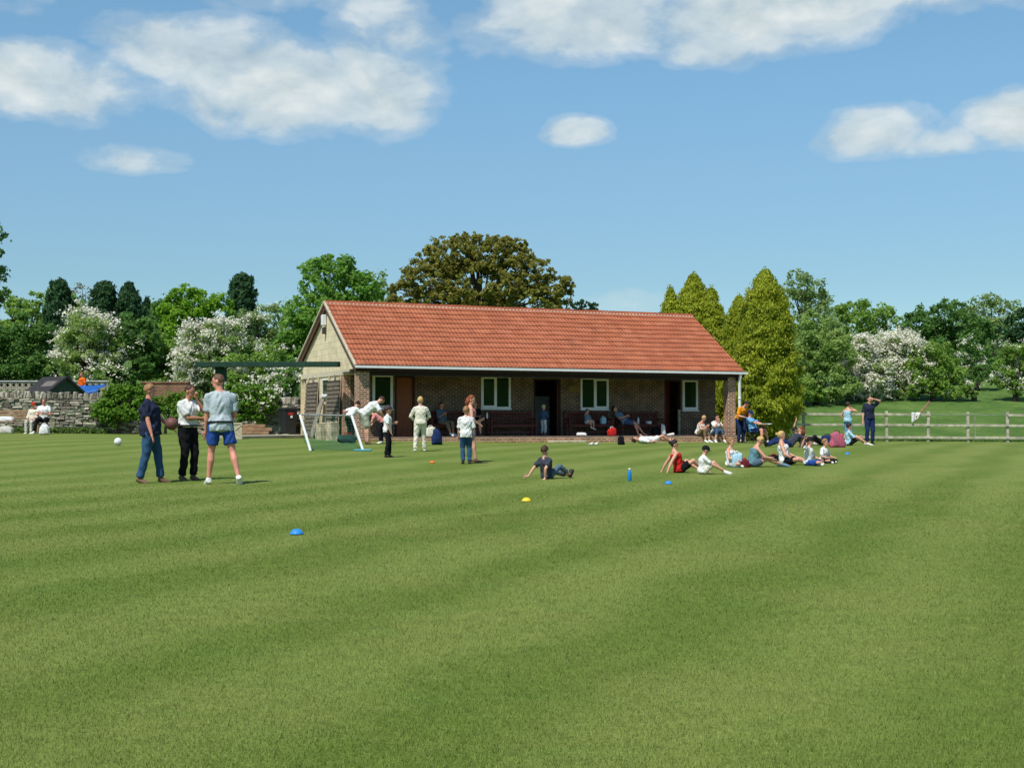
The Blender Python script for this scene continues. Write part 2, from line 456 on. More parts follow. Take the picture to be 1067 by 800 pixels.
def remesh(mb, voxel, smooth_it=4, noise=0.0):
    me = mb.mesh('tmp')
    o = bpy.data.objects.new('tmp', me); COL.objects.link(o)
    md = o.modifiers.new('r', 'REMESH'); md.mode = 'VOXEL'; md.voxel_size = voxel
    if smooth_it:
        s = o.modifiers.new('s', 'SMOOTH'); s.iterations = smooth_it; s.factor = 0.5
    dg = bpy.context.evaluated_depsgraph_get()
    out = bpy.data.meshes.new_from_object(o.evaluated_get(dg))
    bpy.data.objects.remove(o); bpy.data.meshes.remove(me)
    if noise:
        n = len(out.vertices); co = np.empty(n * 3, np.float32); out.vertices.foreach_get('co', co); co = co.reshape(-1, 3)
        no = np.empty(n * 3, np.float32); out.vertices.foreach_get('normal', no); no = no.reshape(-1, 3)
        ph = rng.uniform(0, 6, 6)
        w = np.sin(co[:, 2] * 38 + 5 * np.sin(co[:, 0] * 17 + ph[0]) + ph[1]) * np.sin(co[:, 0] * 23 + co[:, 1] * 27 + ph[2]) \
            + 0.7 * np.sin(co[:, 2] * 19 + co[:, 1] * 31 + ph[3]) 
        co += no * (w * noise)[:, None]
        out.vertices.foreach_set('co', co.ravel()); out.update()
    return out

# ------------------------------------------------------------------ people
SK = {'fair': skinmat('skin_fair', rgb(212, 160, 134)), 'pink': skinmat('skin_pink', rgb(216, 150, 126)), 'tan': skinmat('skin_tan', rgb(188, 132, 102))}
EYE = plain('eye_dark', (0.02, 0.015, 0.012, 1), 0.3, 0.1, bump=0)
LIP = plain('lip', rgb(160, 84, 76), 0.5, 0.1, bump=0)
HAIRM = {k: plain('hair_' + k, rgb(*c), 0.6, 0.4, 30, 0.5, 90) for k, c in dict(
    brown=(70, 48, 34), dark=(36, 27, 24), blond=(196, 162, 104), red=(132, 66, 36), sandy=(150, 112, 74), grey=(120, 108, 96), light=(214, 190, 140), mid=(104, 76, 56)).items()}
CL = {}
def cl(name, *c):
    if name not in CL: CL[name] = cloth('cloth_' + name, rgb(*c))
    return CL[name]
cl('white', 226, 226, 222); cl('navy', 38, 44, 66); cl('jeans', 52, 84, 116); cl('black', 24, 24, 28); cl('grey_tee', 178, 190, 194)
cl('blue_shorts', 42, 76, 146); cl('cream', 222, 216, 196); cl('charcoal', 62, 66, 76); cl('red', 196, 42, 34); cl('pale_shorts', 176, 178, 158)
cl('sky', 112, 168, 208); cl('pale_blue', 168, 204, 220); cl('orange', 226, 142, 30); cl('pink', 206, 138, 132); cl('slate', 84, 104, 120)
cl('khaki', 128, 112, 88); cl('denim', 74, 98, 130); cl('dark_blue', 34, 50, 90); cl('teal', 96, 138, 148); cl('redcap', 192, 52, 32); cl('cap_grey', 70, 66, 72)
cl('stone', 200, 196, 184); cl('hivis', 236, 104, 28); cl('maroon', 110, 36, 44); cl('bluegrey', 120, 138, 156); cl('shoe_dark', 34, 30, 28)
SHOE = {'white': plain('shoe_white', rgb(222, 220, 212), 0.6, 0.1), 'dark': plain('shoe_dark', rgb(40, 34, 30), 0.5, 0.2), 'brown': plain('shoe_brown', rgb(110, 84, 66), 0.6, 0.2), 'blue': plain('shoe_blue', rgb(110, 140, 160), 0.6, 0.2)}
BELT = plain('belt_leather', (0.015, 0.013, 0.012, 1), 0.4, 0.2)

def ik(a, target, l1, l2, hint):
    a = Vector(a); t = Vector(target); d = t - a; L = d.length
    mx = (l1 + l2) * 0.998
    if L > mx: t = a + d * (mx / L); d = t - a; L = mx
    mn = abs(l1 - l2) + 0.02
    if L < mn: d = d.normalized() * mn; t = a + d; L = mn
    x = (l1 * l1 - l2 * l2 + L * L) / (2 * L); h = math.sqrt(max(l1 * l1 - x * x, 0))
    dn = d.normalized(); hv = Vector(hint); hv = hv - dn * hv.dot(dn)
    if hv.length < 1e-4: hv = Vector((0, 0.01, 1)) - dn * dn.z
    return a + dn * x + hv.normalized() * h, t

def torso_rings(P, N, Rv, Rh, stations, fat, off=0.0):
    """rings round the line from pelvis P to neck base N; Rh, Rv: right vectors at hips and shoulders"""
    ax = (N - P).normalized(); out = []
    for tt, a, bfr, bbk in stations:
        c = P.lerp(N, tt); r = Rh.lerp(Rv, min(max(tt, 0), 1)).normalized()
        f = ax.cross(r).normalized()
        ring = []
        for k in range(20):
            an = 2 * math.pi * k / 20; ca, sa = math.cos(an), math.sin(an)
            bb = (bfr if sa > 0 else bbk) * (fat if tt < 0.8 else 1) + off
            aa = a * (1 + (fat - 1) * (0.6 if tt < 0.8 else 0.2)) + off
            ex = 0.85
            ring.append(c + r * (aa * math.copysign(abs(ca) ** ex, ca)) + f * (bb * math.copysign(abs(sa) ** ex, sa)))
        out.append(ring)
    return out

def person(label, loc, yaw, s, P, N, feet, hands, head=(0, 0), eh=None, kh=None, toes=None, shirt='white', sleeve=0.62, hem=-0.12,
           legs='jeans', leglen=1.0, shoe='white', hair='brown', hairlen='short', cap=None, skin='fair', fat=1.0, vox=0.016, female=False,
           headk=1.0, lean=0.0, group='people at the sports field', bare=None, band=None, handdir=None, tuck=False):
    """pose in metres of a 1.75 m adult, facing +Y, right hand on +X; s scales it"""
    root = empty('person', loc, R(yaw)); tag(root, label, 'person', group)
    P = Vector(P); N = Vector(N); S = lambda v: Vector(v)
    ax = (N - P).normalized()
    Rh = Vector((1, 0, 0)); Rv = Vector((math.cos(R(lean)), math.sin(R(lean)), 0))
    Rv = (Rv - ax * Rv.dot(ax)).normalized(); Rh = (Rh - ax * Rh.dot(ax)).normalized()
    sw = 0.185 if not female else 0.165
    hips = [P - Rh * 0.09 - ax * 0.03, P + Rh * 0.09 - ax * 0.03]
    shs = [N - ax * 0.085 - Rv * sw, N - ax * 0.085 + Rv * sw]
    eh = eh or [(-0.6, -0.8, -0.3), (0.6, -0.8, -0.3)]
    kh = kh or [(-0.1, 1, 0.25), (0.1, 1, 0.25)]
    arms = [ik(shs[i], hands[i], 0.29, 0.25, eh[i]) for i in (0, 1)]
    lg = [ik(hips[i], feet[i], 0.435, 0.425, kh[i]) for i in (0, 1)]
    toes = toes or [(-0.12, 1, -0.28), (0.12, 1, -0.28)]
    st = [(-0.24, 0.085, 0.075, 0.085), (-0.10, 0.150, 0.10, 0.125), (0.04, 0.162, 0.112, 0.125), (0.25, 0.142 if not female else 0.125, 0.112, 0.095),
          (0.5, 0.150 if not female else 0.135, 0.115, 0.10), (0.70, 0.168 if not female else 0.150, 0.125 if not female else 0.135, 0.105), (0.84, 0.150, 0.105, 0.09), (0.94, 0.085, 0.07, 0.07), (1.03, 0.055, 0.055, 0.055)]
    if not female: st[1] = (-0.10, 0.145, 0.095, 0.115)
    # ---- head frame
    hy, hp = R(head[0]), R(head[1])
    fwd = Vector((-math.sin(hy) * math.cos(hp), math.cos(hy) * math.cos(hp), math.sin(hp)))
    up = Vector((0, 0, 1)) * 0.75 + ax * 0.25 if abs(ax.z) > 0.35 else ax.copy()
    if abs(ax.z) <= 0.35: fwd = Vector((math.sin(hy), math.sin(hp), 1)).normalized()      # lying on the back
    up = (up - fwd * up.dot(fwd)).normalized(); rt = fwd.cross(up).normalized()
    hk = headk
    hc = N + (ax * 0.5 + up * 0.5).normalized() * (0.118 + 0.05 * hk) + fwd * 0.03
    hm = Matrix((rt, fwd, up)).transposed()
    H = lambda x, y, z: hc + hm @ (Vector((x, y, z)) * hk)
    # ---- body
    b = MB()
    b.loft(torso_rings(P, N, Rv, Rh, st, fat))
    b.tube([N - ax * 0.05, hc - up * 0.05], [0.062, 0.056], 10)
    b.ell(hc + up * 0.02 * hk, (0.076 * hk, 0.097 * hk, 0.10 * hk), 16, 10, rot=hm)
    b.ell(H(0, 0.018, -0.055), (0.058 * hk, 0.072 * hk, 0.068 * hk), 14, 9, rot=hm)
    b.tube([H(0, 0.088, 0.015), H(0, 0.112, -0.03)], [0.011 * hk, 0.018 * hk], 8)
    for sgn in (-1, 1): b.ell(H(sgn * 0.078, -0.005, -0.01), (0.016 * hk, 0.024 * hk, 0.034 * hk), 8, 6, rot=hm)
    wr = []
    for i in (0, 1):
        el, ha = arms[i]; sh = shs[i]
        b.ell(sh, (0.056, 0.056, 0.056), 12, 8); b.tube([N - ax * 0.01, N.lerp(sh, 0.5) - ax * 0.0, sh], [0.05, 0.052, 0.050], 10)
        b.tube([sh, sh.lerp(el, 0.4), el], [0.053, 0.050, 0.040], 10); b.ell(el, (0.041,) * 3, 10, 6)
        fd = (ha - el).normalized(); 
        b.tube([el, el.lerp(ha, 0.3), ha], [0.040, 0.042, 0.026], 10)
        hd = Vector(handdir[i]).normalized() if handdir and handdir[i] else fd
        sd = hd.cross(Vector((0, 1, 0.3)) if abs(hd.y) < 0.9 else Vector((0, 0, 1))).normalized()
        nm = sd.cross(hd)
        pm = Matrix((sd, hd, nm)).transposed()
        b.tube([ha, ha + hd * 0.03], [0.026, 0.026], 8)
        b.ell(ha + hd * 0.055, (0.040, 0.056, 0.018), 10, 8, rot=pm)
        wr.append((ha, hd, sd, nm))
        kn, an = lg[i]; hp_ = hips[i]
        b.tube([hp_, hp_.lerp(kn, 0.35), kn], [0.092 * min(fat, 1.15), 0.082 * min(fat, 1.15), 0.056], 12); b.ell(kn, (0.056,) * 3, 10, 7)
        back = (an - kn).normalized()
        cf = (kn - (hp_ + an) / 2); cf = cf.normalized() if cf.length > 0.01 else Vector((0, 1, 0))
        b.tube([kn, kn.lerp(an, 0.33) - cf * 0.014, kn.lerp(an, 0.7), an], [0.055, 0.060, 0.042, 0.036], 10)
        td = Vector(toes[i]).normalized()
        b.tube([an - td * 0.03 + back * 0.03, an + back * 0.045 + td * 0.07, an + back * 0.055 + td * 0.17], [0.036, 0.038, 0.026], 8)
    body = remesh(b, vox)
    ex = MB()
    for i in (0, 1):
        ha, hd, sd, nm = wr[i]; sg = -1 if i == 0 else 1
        for k, (o, L) in enumerate(((-0.028, 0.066), (-0.009, 0.076), (0.010, 0.072), (0.028, 0.056))):
            p0 = ha + hd * 0.085 + sd * o
            p1 = p0 + hd * (L * 0.5) + nm * 0.004; p2 = p1 + hd * (L * 0.42) - nm * 0.018
            ex.tube([p0, p1, p2], [0.0095, 0.009, 0.007], 6)
        p0 = ha + hd * 0.035 - sd * 0.030 * 1; p1 = p0 - sd * 0.028 + hd * 0.030; p2 = p1 + hd * 0.032 - nm * 0.006
        ex.tube([p0, p1, p2], [0.012, 0.011, 0.008], 6)
    for sgn in (-1, 1):
        ex.ell(H(sgn * 0.031, 0.090, 0.012), (0.013 * hk, 0.008 * hk, 0.008 * hk), 8, 6, 1, hm)
        ex.ell(H(sgn * 0.031, 0.095, 0.034), (0.020 * hk, 0.006 * hk, 0.005 * hk), 8, 5, 1, hm)
    ex.ell(H(0, 0.089, -0.068), (0.024 * hk, 0.008 * hk, 0.007 * hk), 8, 5, 2, hm)
    em = ex.mesh()
    bm = bmesh.new(); bm.from_mesh(body); bm.from_mesh(em)
    for v in bm.verts: v.co *= s
    for f in bm.faces: f.smooth = True
    bm.to_mesh(body); bm.free(); bpy.data.meshes.remove(em)
    link('body', body, [SK[skin], EYE, LIP], root)
    def garment(name, mb, mat, noise=0.004, v=None, it=3):
        me = remesh(mb, v or vox, it, noise)
        co = np.empty(len(me.vertices) * 3, np.float32); me.vertices.foreach_get('co', co); me.vertices.foreach_set('co', co * s); me.update()
        return link(name, me, mat, root, True)
    # ---- trousers or shorts
    if legs:
        g = MB()
        top = 0.10 if not tuck else 0.16
        ss = [(-0.24, 0.09, 0.085, 0.095), (-0.10, st[1][1], st[1][2], st[1][3]), (0.04, st[2][1], st[2][2], st[2][3]), (top, 0.152, 0.110, 0.112)]
        g.loft(torso_rings(P, N, Rv, Rh, ss, fat, 0.016))
        for i in (0, 1):
            kn, an = lg[i]; hp_ = hips[i]
            if leglen >= 0.99:
                g.tube([hp_, hp_.lerp(kn, 0.4), kn, kn.lerp(an, 0.5), an.lerp(kn, 0.02)], [0.108 * min(fat, 1.1), 0.098 * min(fat, 1.1), 0.078, 0.072, 0.070], 12)
                g.ell(kn, (0.077,) * 3, 10, 7)
            elif leglen > 0.5:
                e = kn.lerp(an, (leglen - 0.5) * 2)
                g.tube([hp_, hp_.lerp(kn, 0.5), kn, e], [0.105, 0.092, 0.078, 0.072], 12)
            else:
                e = hp_.lerp(kn, leglen * 2)
                g.tube([hp_, e], [0.108 * min(fat, 1.1), 0.102], 12)
        garment('shorts' if leglen < 0.75 else 'trousers', g, CL[legs], 0.006)
    # ---- top
    if shirt:
        g = MB()
        ss = [(hem, st[2][1] + 0.004, st[2][2] + 0.008, st[2][3] + 0.008), (0.04, st[2][1], st[2][2] + 0.006, st[2][3] + 0.004)] + [(q, a, b1 + 0.004, b2 + 0.004) for q, a, b1, b2 in st[3:7]]
        if bare != 'strappy': ss += [(0.94, 0.075, 0.066, 0.066)]
        else: ss = ss[:-1] + [(0.82, 0.15, 0.105, 0.09)]
        g.loft(torso_rings(P, N, Rv, Rh, ss, fat, 0.024))
        if sleeve > 0:
            for i in (0, 1):
                el, ha = arms[i]; sh = shs[i]
                g.ell(sh, (0.068,) * 3, 12, 8); g.tube([N - ax * 0.02, N.lerp(sh, 0.5) - ax * 0.005, sh], [0.055, 0.063, 0.064], 12)
                if sleeve <= 1: g.tube([sh, sh.lerp(el, sleeve * 0.5), sh.lerp(el, sleeve)], [0.068, 0.070, 0.073], 12)
                else: g.tube([sh, el, el.lerp(ha, min(sleeve - 1, 0.95))], [0.068, 0.058, 0.048], 12); g.ell(el, (0.058,) * 3, 10, 6)
        garment('shirt', g, CL[shirt], 0.009)
    if band:
        rr = torso_rings(P, N, Rv, Rh, [(band[1] - 0.03, 0.16, 0.122, 0.128), (band[1] + 0.03, 0.16, 0.122, 0.128)], fat, 0.044)
        g = MB(); g.loft(rr); o = g.build('belt', BELT, root); o.scale = (s, s, s)
    # ---- shoes
    if shoe:
        for i in (0, 1):
            kn, an = lg[i]; back = (an - kn).normalized(); td = Vector(toes[i]).normalized()
            g = MB(); g.tube([an - td * 0.045 + back * 0.035, an + back * 0.05 + td * 0.06, an + back * 0.06 + td * 0.15, an + back * 0.062 + td * 0.19], [0.048, 0.050, 0.044, 0.03], 10)
            g.ell(an + back * 0.01, (0.046,) * 3, 10, 6)
            garment('shoe', g, SHOE[shoe], 0.0, 0.012, 3)
    # ---- hair and cap
    if hair:
        g = MB(); seg, rings = 24, 16
        rx, ry, rz = (0.085, 0.108, 0.112) if hairlen != 'crop' else (0.0785, 0.100, 0.1015)
        vs = []; fs = []; keep = []
        for i in range(rings + 1):
            th = math.pi * i / rings
            for k in range(seg):
                a = 2 * math.pi * k / seg
                d = Vector((math.sin(th) * math.cos(a), math.sin(th) * math.sin(a), math.cos(th)))
                j = 1 + 0.025 * math.sin(a * 7 + i) + (random.uniform(-0.045, 0.03) if hairlen != 'crop' else random.uniform(-0.012, 0.02))
                vs.append(H(d.x * rx * j, d.y * ry * j - 0.006, d.z * rz * j + 0.02))
                low = -0.45 if hairlen == 'short' else (-0.5 if hairlen == 'crop' else -0.75)
                lim = 0.55 if d.y > 0.5 else (0.30 if d.y > 0.3 else (0.0 if d.y > -0.05 else low))
                if hairlen == 'bald': lim = 2
                keep.append(d.z > lim)
        for i in range(rings):
            for k in range(seg):
                k2 = (k + 1) % seg; q = (i * seg + k, (i + 1) * seg + k, (i + 1) * seg + k2, i * seg + k2)
                if sum(keep[x] for x in q) >= 3: fs.append(q)
        g.add(vs, fs)
        if hairlen == 'long':
            g.tube([H(0, -0.06, 0.03), H(0, -0.085, -0.08), H(0, -0.08, -0.22)], [0.075 * hk, 0.078 * hk, 0.045 * hk], 12)
        if hairlen == 'bun': g.ell(H(0, -0.12, 0.04), (0.045 * hk, 0.045 * hk, 0.045 * hk), 10, 7)
        o = g.build('hair', HAIRM[hair], root, True); o.scale = (s, s, s)
        sm = o.modifiers.new('thick', 'SOLIDIFY'); sm.thickness = 0.012; sm.offset = -1
    if cap:
        g = MB(); vs = []; fs = []; seg = 20
        for i in range(7):
            th = math.pi * 0.53 * i / 6
            for k in range(seg):
                a = 2 * math.pi * k / seg
                vs.append(H(0.093 * math.sin(th) * math.cos(a), 0.116 * math.sin(th) * math.sin(a) - 0.004, 0.105 * math.cos(th) + 0.035))
        for i in range(6):
            for k in range(seg):
                k2 = (k + 1) % seg; fs.append((i * seg + k, (i + 1) * seg + k, (i + 1) * seg + k2, i * seg + k2))
        g.add(vs, fs)
        g.prism([(0.075 * math.cos(a), 0.095 + 0.075 * math.sin(a)) for a in [math.pi * q / 10 for q in range(11)]], 'z', 0.028, 0.036)
        n0 = len(g.v) - 22
        g.v[n0:] = [tuple(H(*p)) for p in g.v[n0:]]
        o = g.build('cap', CL[cap], root, True); o.scale = (s, s, s)
    return root

STAND = dict(P=(0, 0, 0.97), N=(0, 0, 1.47), feet=((-0.11, 0, 0.09), (0.11, 0, 0.09)), hands=((-0.27, 0.06, 0.86), (0.27, 0.06, 0.86)))
BENCH = dict(P=(0, 0, 0.56), N=(0, -0.05, 1.06), feet=((-0.12, 0.42, 0.09), (0.12, 0.42, 0.09)), hands=((-0.13, 0.30, 0.68), (0.13, 0.30, 0.68)))
TOEUP = [(-0.25, 0.25, 1), (0.25, 0.25, 1)]
def pose(base, **kw):
    d = dict(base); d.update(kw); return d

# ------------------------------------------------------------------ building frame
TH = R(24)
UX = Vector((math.cos(TH), math.sin(TH), 0)); VX = Vector((-math.sin(TH), math.cos(TH), 0))
ORI = Vector((-5.413, 46.6, 0))
def BL(u, v, z): return ORI + UX * u + VX * v + Vector((0, 0, z))
def U_at(px, v, py=430):
    r = ray(px, py); o = ORI + VX * v; t = (o.dot(VX)) / r.dot(VX); p = r * t
    return (p - ORI).dot(UX)
def V_at(px, u=0.15, py=430):
    r = ray(px, py); o = ORI + UX * u; t = (o.dot(UX)) / r.dot(UX); p = r * t
    return (p - ORI).dot(VX)
FLOOR = 0.57
BYAW = 204.0

# ------------------------------------------------------------------ ground
xs = np.concatenate([np.linspace(-260, -45, 20), np.linspace(-40, 40, 81), np.linspace(45, 260, 20)])
ys = np.concatenate([np.linspace(-30, 0, 6), np.linspace(1, 110, 110), np.linspace(115, 700, 60)])
GX, GY = np.meshgrid(xs, ys)
GZ = gz(GX, GY)
V = np.stack([GX.ravel(), GY.ravel(), GZ.ravel()], 1)
nx = len(xs); ii = np.arange(len(ys) - 1)[:, None] * nx + np.arange(nx - 1)[None]
Q = np.stack([ii, ii + 1, ii + 1 + nx, ii + nx], -1).reshape(-1, 4)
o = link('ground', np_mesh('ground', V, Q), M['turf'], None, True); o['kind'] = 'structure'

# mown grass blades, thinning out with distance
def blades():
    n = 620000
    d = 3.4 + (34 - 3.4) * rng.random(n * 4) ** 1.35
    w = (5 / d) ** 0.45
    fade = 1 - sstep((d - 14) / 19.0)
    d = d[rng.random(len(d)) < w / w.max() * fade][:n]
    n = len(d)
    ang = rng.uniform(-0.47, 0.47, n)
    x = d * np.sin(ang); y = d * np.cos(ang); z = gz(x, y)
    k = np.clip(d / 7, 0.8, 3.5)
    h = rng.uniform(0.007, 0.020, n); wd = rng.uniform(0.0013, 0.0026, n) * k
    a = rng.uniform(0, 2 * np.pi, n); le = rng.uniform(0.2, 1.1, n) * h; la = rng.uniform(0, 2 * np.pi, n)
    V = np.empty((n, 3, 3), np.float32)
    V[:, 0] = np.stack([x - np.cos(a) * wd, y - np.sin(a) * wd, z - 0.003], 1)
    V[:, 1] = np.stack([x + np.cos(a) * wd, y + np.sin(a) * wd, z - 0.003], 1)
    V[:, 2] = np.stack([x + np.cos(la) * le, y + np.sin(la) * le, z + h], 1)
    o = link('grass', np_mesh('grass', V.reshape(-1, 3), np.arange(n * 3).reshape(-1, 3)), M['blade'])
    o['kind'] = 'stuff'; o['label'] = 'short mown grass blades of the striped sports field'; o['category'] = 'grass'
blades()

# long grass of the meadow and the tufts along the fence foot
def tufts():
    n = 16000
    x = rng.uniform(6, 42, n); y = 58.6 + 4.0 * rng.random(n) ** 2.2
    keep = (x < y * 0.45) & (rng.random(n) < (60 / y) ** 1.5)
    x = x[keep]; y = y[keep]; n = len(x); z = gz(x, y)
    h = rng.uniform(0.03, 0.11, n); wd = rng.uniform(0.02, 0.05, n); a = rng.uniform(0, 6.28, n); le = rng.uniform(0.2, 0.9, n) * h; la = rng.uniform(0, 6.28, n)
    V = np.empty((n, 3, 3), np.float32)
    V[:, 0] = np.stack([x - np.cos(a) * wd, y - np.sin(a) * wd, z - 0.01], 1)
    V[:, 1] = np.stack([x + np.cos(a) * wd, y + np.sin(a) * wd, z - 0.01], 1)
    V[:, 2] = np.stack([x + np.cos(la) * le, y + np.sin(la) * le, z + h], 1)
    o = link('meadow_grass', np_mesh('meadow_grass', V.reshape(-1, 3), np.arange(n * 3).reshape(-1, 3)), M['weed'])
    o['kind'] = 'stuff'; o['label'] = 'long rough grass along the far foot of the fence'; o['category'] = 'grass'
tufts()

# ------------------------------------------------------------------ pavilion
pav = empty('pavilion', ORI, TH)
tag(pav, 'long low brick pavilion with an orange tiled roof and a shaded open verandah', 'building')
L = 16.0; RV, RZ = 3.9, 5.57; EZ = 3.06; BV, BZ = 7.7, 3.49

def roof_z(v): return EZ + (RZ - EZ) * v / RV if v <= RV else RZ + (BZ - RZ) * (v - RV) / (BV - RV)

def tile_slope(v0, z0, v1, z1, rows):
    """courses of waved tiles; each course laps over the one below"""
    us = np.arange(0, L + 0.001, 0.02); n = len(us)
    wave = 0.5 + 0.5 * np.sin(us * 2 * np.pi / 0.15); wave = wave ** 0.8 * 0.024
    d = np.array([v1 - v0, z1 - z0]); ln = np.hypot(*d); d = d / ln; nv = np.array([-d[1], d[0]]) * (1 if d[1] > 0 and v1 > v0 else 1)
    if nv[1] < 0: nv = -nv
    Vs = []; Fs = []; o = 0
    for r in range(rows):
        a = ln * r / rows; b = ln * (r + 1) / rows + 0.02
        jig = np.repeat(rng.uniform(-0.005, 0.005, n // 15 + 2), 15)[:n]
        sag = 0.010 * np.sin(us * 0.8 + 1.3) + 0.006 * np.sin(us * 2.3) + 0.004 * np.sin(us * 5.1 + r)
        for (q, up) in ((a + 0.13, 0.004), (a, 0.022), (a, 0.040), (b + 0.10, 0.002)):
            up2 = wave + up + sag * math.sin(math.pi * min(max(a / ln, 0.08), 0.92))
            q2 = q + jig * (1 if q == a else 0)
            Vs.append(np.stack([us, v0 + d[0] * q2 + nv[0] * up2, z0 + d[1] * q2 + nv[1] * up2], 1))
        i = np.arange(n - 1)
        for k in (0, 1, 2):
            A = o + k * n + i; B = A + n
            Fs.append(np.stack([A, A + 1, B + 1, B], 1))
        o += 4 * n
    return np.concatenate(Vs), np.concatenate(Fs)
Va, Fa = tile_slope(0, EZ, RV, RZ, 13); Vb, Fb = tile_slope(BV, BZ, RV, RZ, 12)
me = np_mesh('roof', np.concatenate([Va, Vb]), np.concatenate([Fa, Fb + len(Va)]))
roof = link('roof', me, M['tile'], pav)
# boarding below the tiles
g = MB(); e = 0.05
g.prism([(0.0, EZ - 0.02 - e), (RV, RZ - 0.02 - e), (BV, BZ - 0.02 - e), (BV, BZ - 0.02), (RV, RZ - 0.02), (0.0, EZ - 0.02)], 'x', 0.02, L - 0.02)
g.build('roof_boarding', M['dark_wood'], roof)
# ridge tiles and the mortar under them
g = MB(); k = 0; u = 0.0
while u < L - 0.1:
    e = min(u + 0.452, L); rad = 0.125 + rng.uniform(-0.003, 0.003); dz = rng.uniform(-0.004, 0.004)
    ring = []
    for uu in (u + 0.004, e - 0.004):
        ring.append([(uu, RV + rad * math.cos(a), RZ - 0.03 + dz + rad * 0.95 * math.sin(a)) for a in [math.pi * q / 8 for q in range(9)]] + [(uu, RV, RZ - 0.05)])
    g.loft(ring); u = e
g.build('ridge_tile_row', M['tile'], roof)
g = MB(); u = 0.03
while u < L - 0.08:
    u += 0.15
nn = int((L - 0.06) / 0.03)
for sg in (-1, 1):
    g.tube([(0.03 + q * 0.03, RV + sg * 0.122, RZ - 0.05) for q in range(nn)], [0.014 + 0.030 * max(0, math.cos(q * 2 * math.pi / 5)) for q in range(nn)], 6)
g.build('ridge_mortar', M['mortar'], roof, True)
# verges and barge boards on both gables
for uu, sg in ((0.0, -1), (L, 1)):
    g = MB()
    for a, b_ in (((0.0, EZ), (RV, RZ)), ((BV, BZ), (RV, RZ))):
        g.beam((uu + sg * 0.015, a[0], a[1] + 0.005), (uu + sg * 0.015, b_[0], b_[1] + 0.005), 0.10, 0.075)
    if sg < 0: g.build('verge', M['verge'], roof)
    g = MB()
    for a, b_ in (((0.03, EZ), (RV, RZ)), ((BV - 0.03, BZ), (RV, RZ))):
        g.beam((uu - sg * 0.012, a[0], a[1] - 0.14), (uu - sg * 0.012, b_[0], b_[1] - 0.14), 0.035, 0.20)
    g.build('barge_board', M['bargeboard'], roof)
# gutter, fascia, downpipe
g = MB(); sec = [(-0.095 + 0.062 * math.cos(a), EZ - 0.010 + 0.062 * math.sin(a)) for a in [math.pi + math.pi * q / 8 for q in range(9)]]
g.loft([[(uu, y, z) for y, z in sec] + [(uu, y * 0.9 - 0.006, z + 0.004) for y, z in reversed(sec)] for uu in (-0.05, L + 0.05)])
g.box((-0.05, -0.175, EZ - 0.085), (L + 0.05, -0.158, EZ + 0.0)); g.box((-0.054, -0.158, EZ - 0.073), (-0.05, -0.03, EZ - 0.008)); g.box((L + 0.05, -0.158, EZ - 0.073), (L + 0.054, -0.03, EZ - 0.008))
for q in range(9): g.box((1 + q * 1.75, -0.178, EZ - 0.088), (1.03 + q * 1.75, 0.0, EZ - 0.0745))
gut = g.build('gutter', M['white_paint'], pav)
g = MB(); pu = 15.74
g.tube([(pu, -0.09, EZ - 0.07), (pu, -0.09, EZ - 0.16), (pu, -0.03, EZ - 0.32), (pu, -0.03, 1.2), (pu, -0.03, 0.42), (pu, -0.13, 0.34)], 0.062, 12)
for zz in (0.9, 2.0): g.tube([(pu, -0.03, zz), (pu, -0.03, zz + 0.05)], 0.074, 12)
g.build('downpipe', M['white_paint'], pav, True)
g = MB(); g.box((0.06, 0.005, EZ - 0.20), (L - 0.06, 0.035, EZ - 0.03)); g.build('fascia', M['dark_wood'], pav)
g = MB(); g.box((0.06, 0.035, EZ - 0.20), (L - 0.06, 1.898, EZ - 0.175)); g.build('soffit', M['dark_wood'], pav)

def wall_cells(g, u0, u1, z0, z1, v0, v1, opens, axis='u'):
    """a wall with rectangular openings: both faces, reveals and borders"""
    us = sorted({u0, u1, *[a for o_ in opens for a in (o_[0], o_[1])]}); zs = sorted({z0, z1, *[a for o_ in opens for a in (o_[2], o_[3])]})
    P = (lambda u, v, z: (u, v, z)) if axis == 'u' else (lambda u, v, z: (v, u, z))
    def q(*p): g.add([P(*x) for x in p], [(0, 1, 2, 3)])
    inside = lambda u, z: any(o_[0] < u < o_[1] and o_[2] < z < o_[3] for o_ in opens)
    for i in range(len(us) - 1):
        for j in range(len(zs) - 1):
            if inside((us[i] + us[i + 1]) / 2, (zs[j] + zs[j + 1]) / 2): continue
            for v in (v0, v1): q((us[i], v, zs[j]), (us[i + 1], v, zs[j]), (us[i + 1], v, zs[j + 1]), (us[i], v, zs[j + 1]))
    rects = list(opens) + [(u0, u1, z0, z1)]
    for a, b_, c, d in rects:
        q((a, v0, c), (a, v1, c), (a, v1, d), (a, v0, d)); q((b_, v0, c), (b_, v1, c), (b_, v1, d), (b_, v0, d))
        q((a, v0, c), (b_, v0, c), (b_, v1, c), (a, v1, c)); q((a, v0, d), (b_, v0, d), (b_, v1, d), (a, v1, d))

WV = 1.90
def uu(px): return U_at(px, WV)
W1 = (uu(388), uu(409.3), 1.58, 2.86); D1 = (uu(411.5), uu(432), FLOOR, 2.80)
W2 = (uu(501.3), uu(532), 1.60, 2.85); D2 = (uu(556), uu(584), FLOOR, 2.76)
W3 = (uu(605), uu(634.3), 1.59, 2.83); D3 = (uu(692.5), uu(709.5), FLOOR, 2.78); W4 = (uu(711.2), uu(727.3), 1.57, 2.83)
OP = [W1, D1, W2, D2, W3, D3, W4]
UE = 15.85
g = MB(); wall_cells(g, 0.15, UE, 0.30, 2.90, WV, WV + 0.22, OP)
bm_ = g.mesh('front_wall'); link('front_wall', bm_, M['brick'], pav)
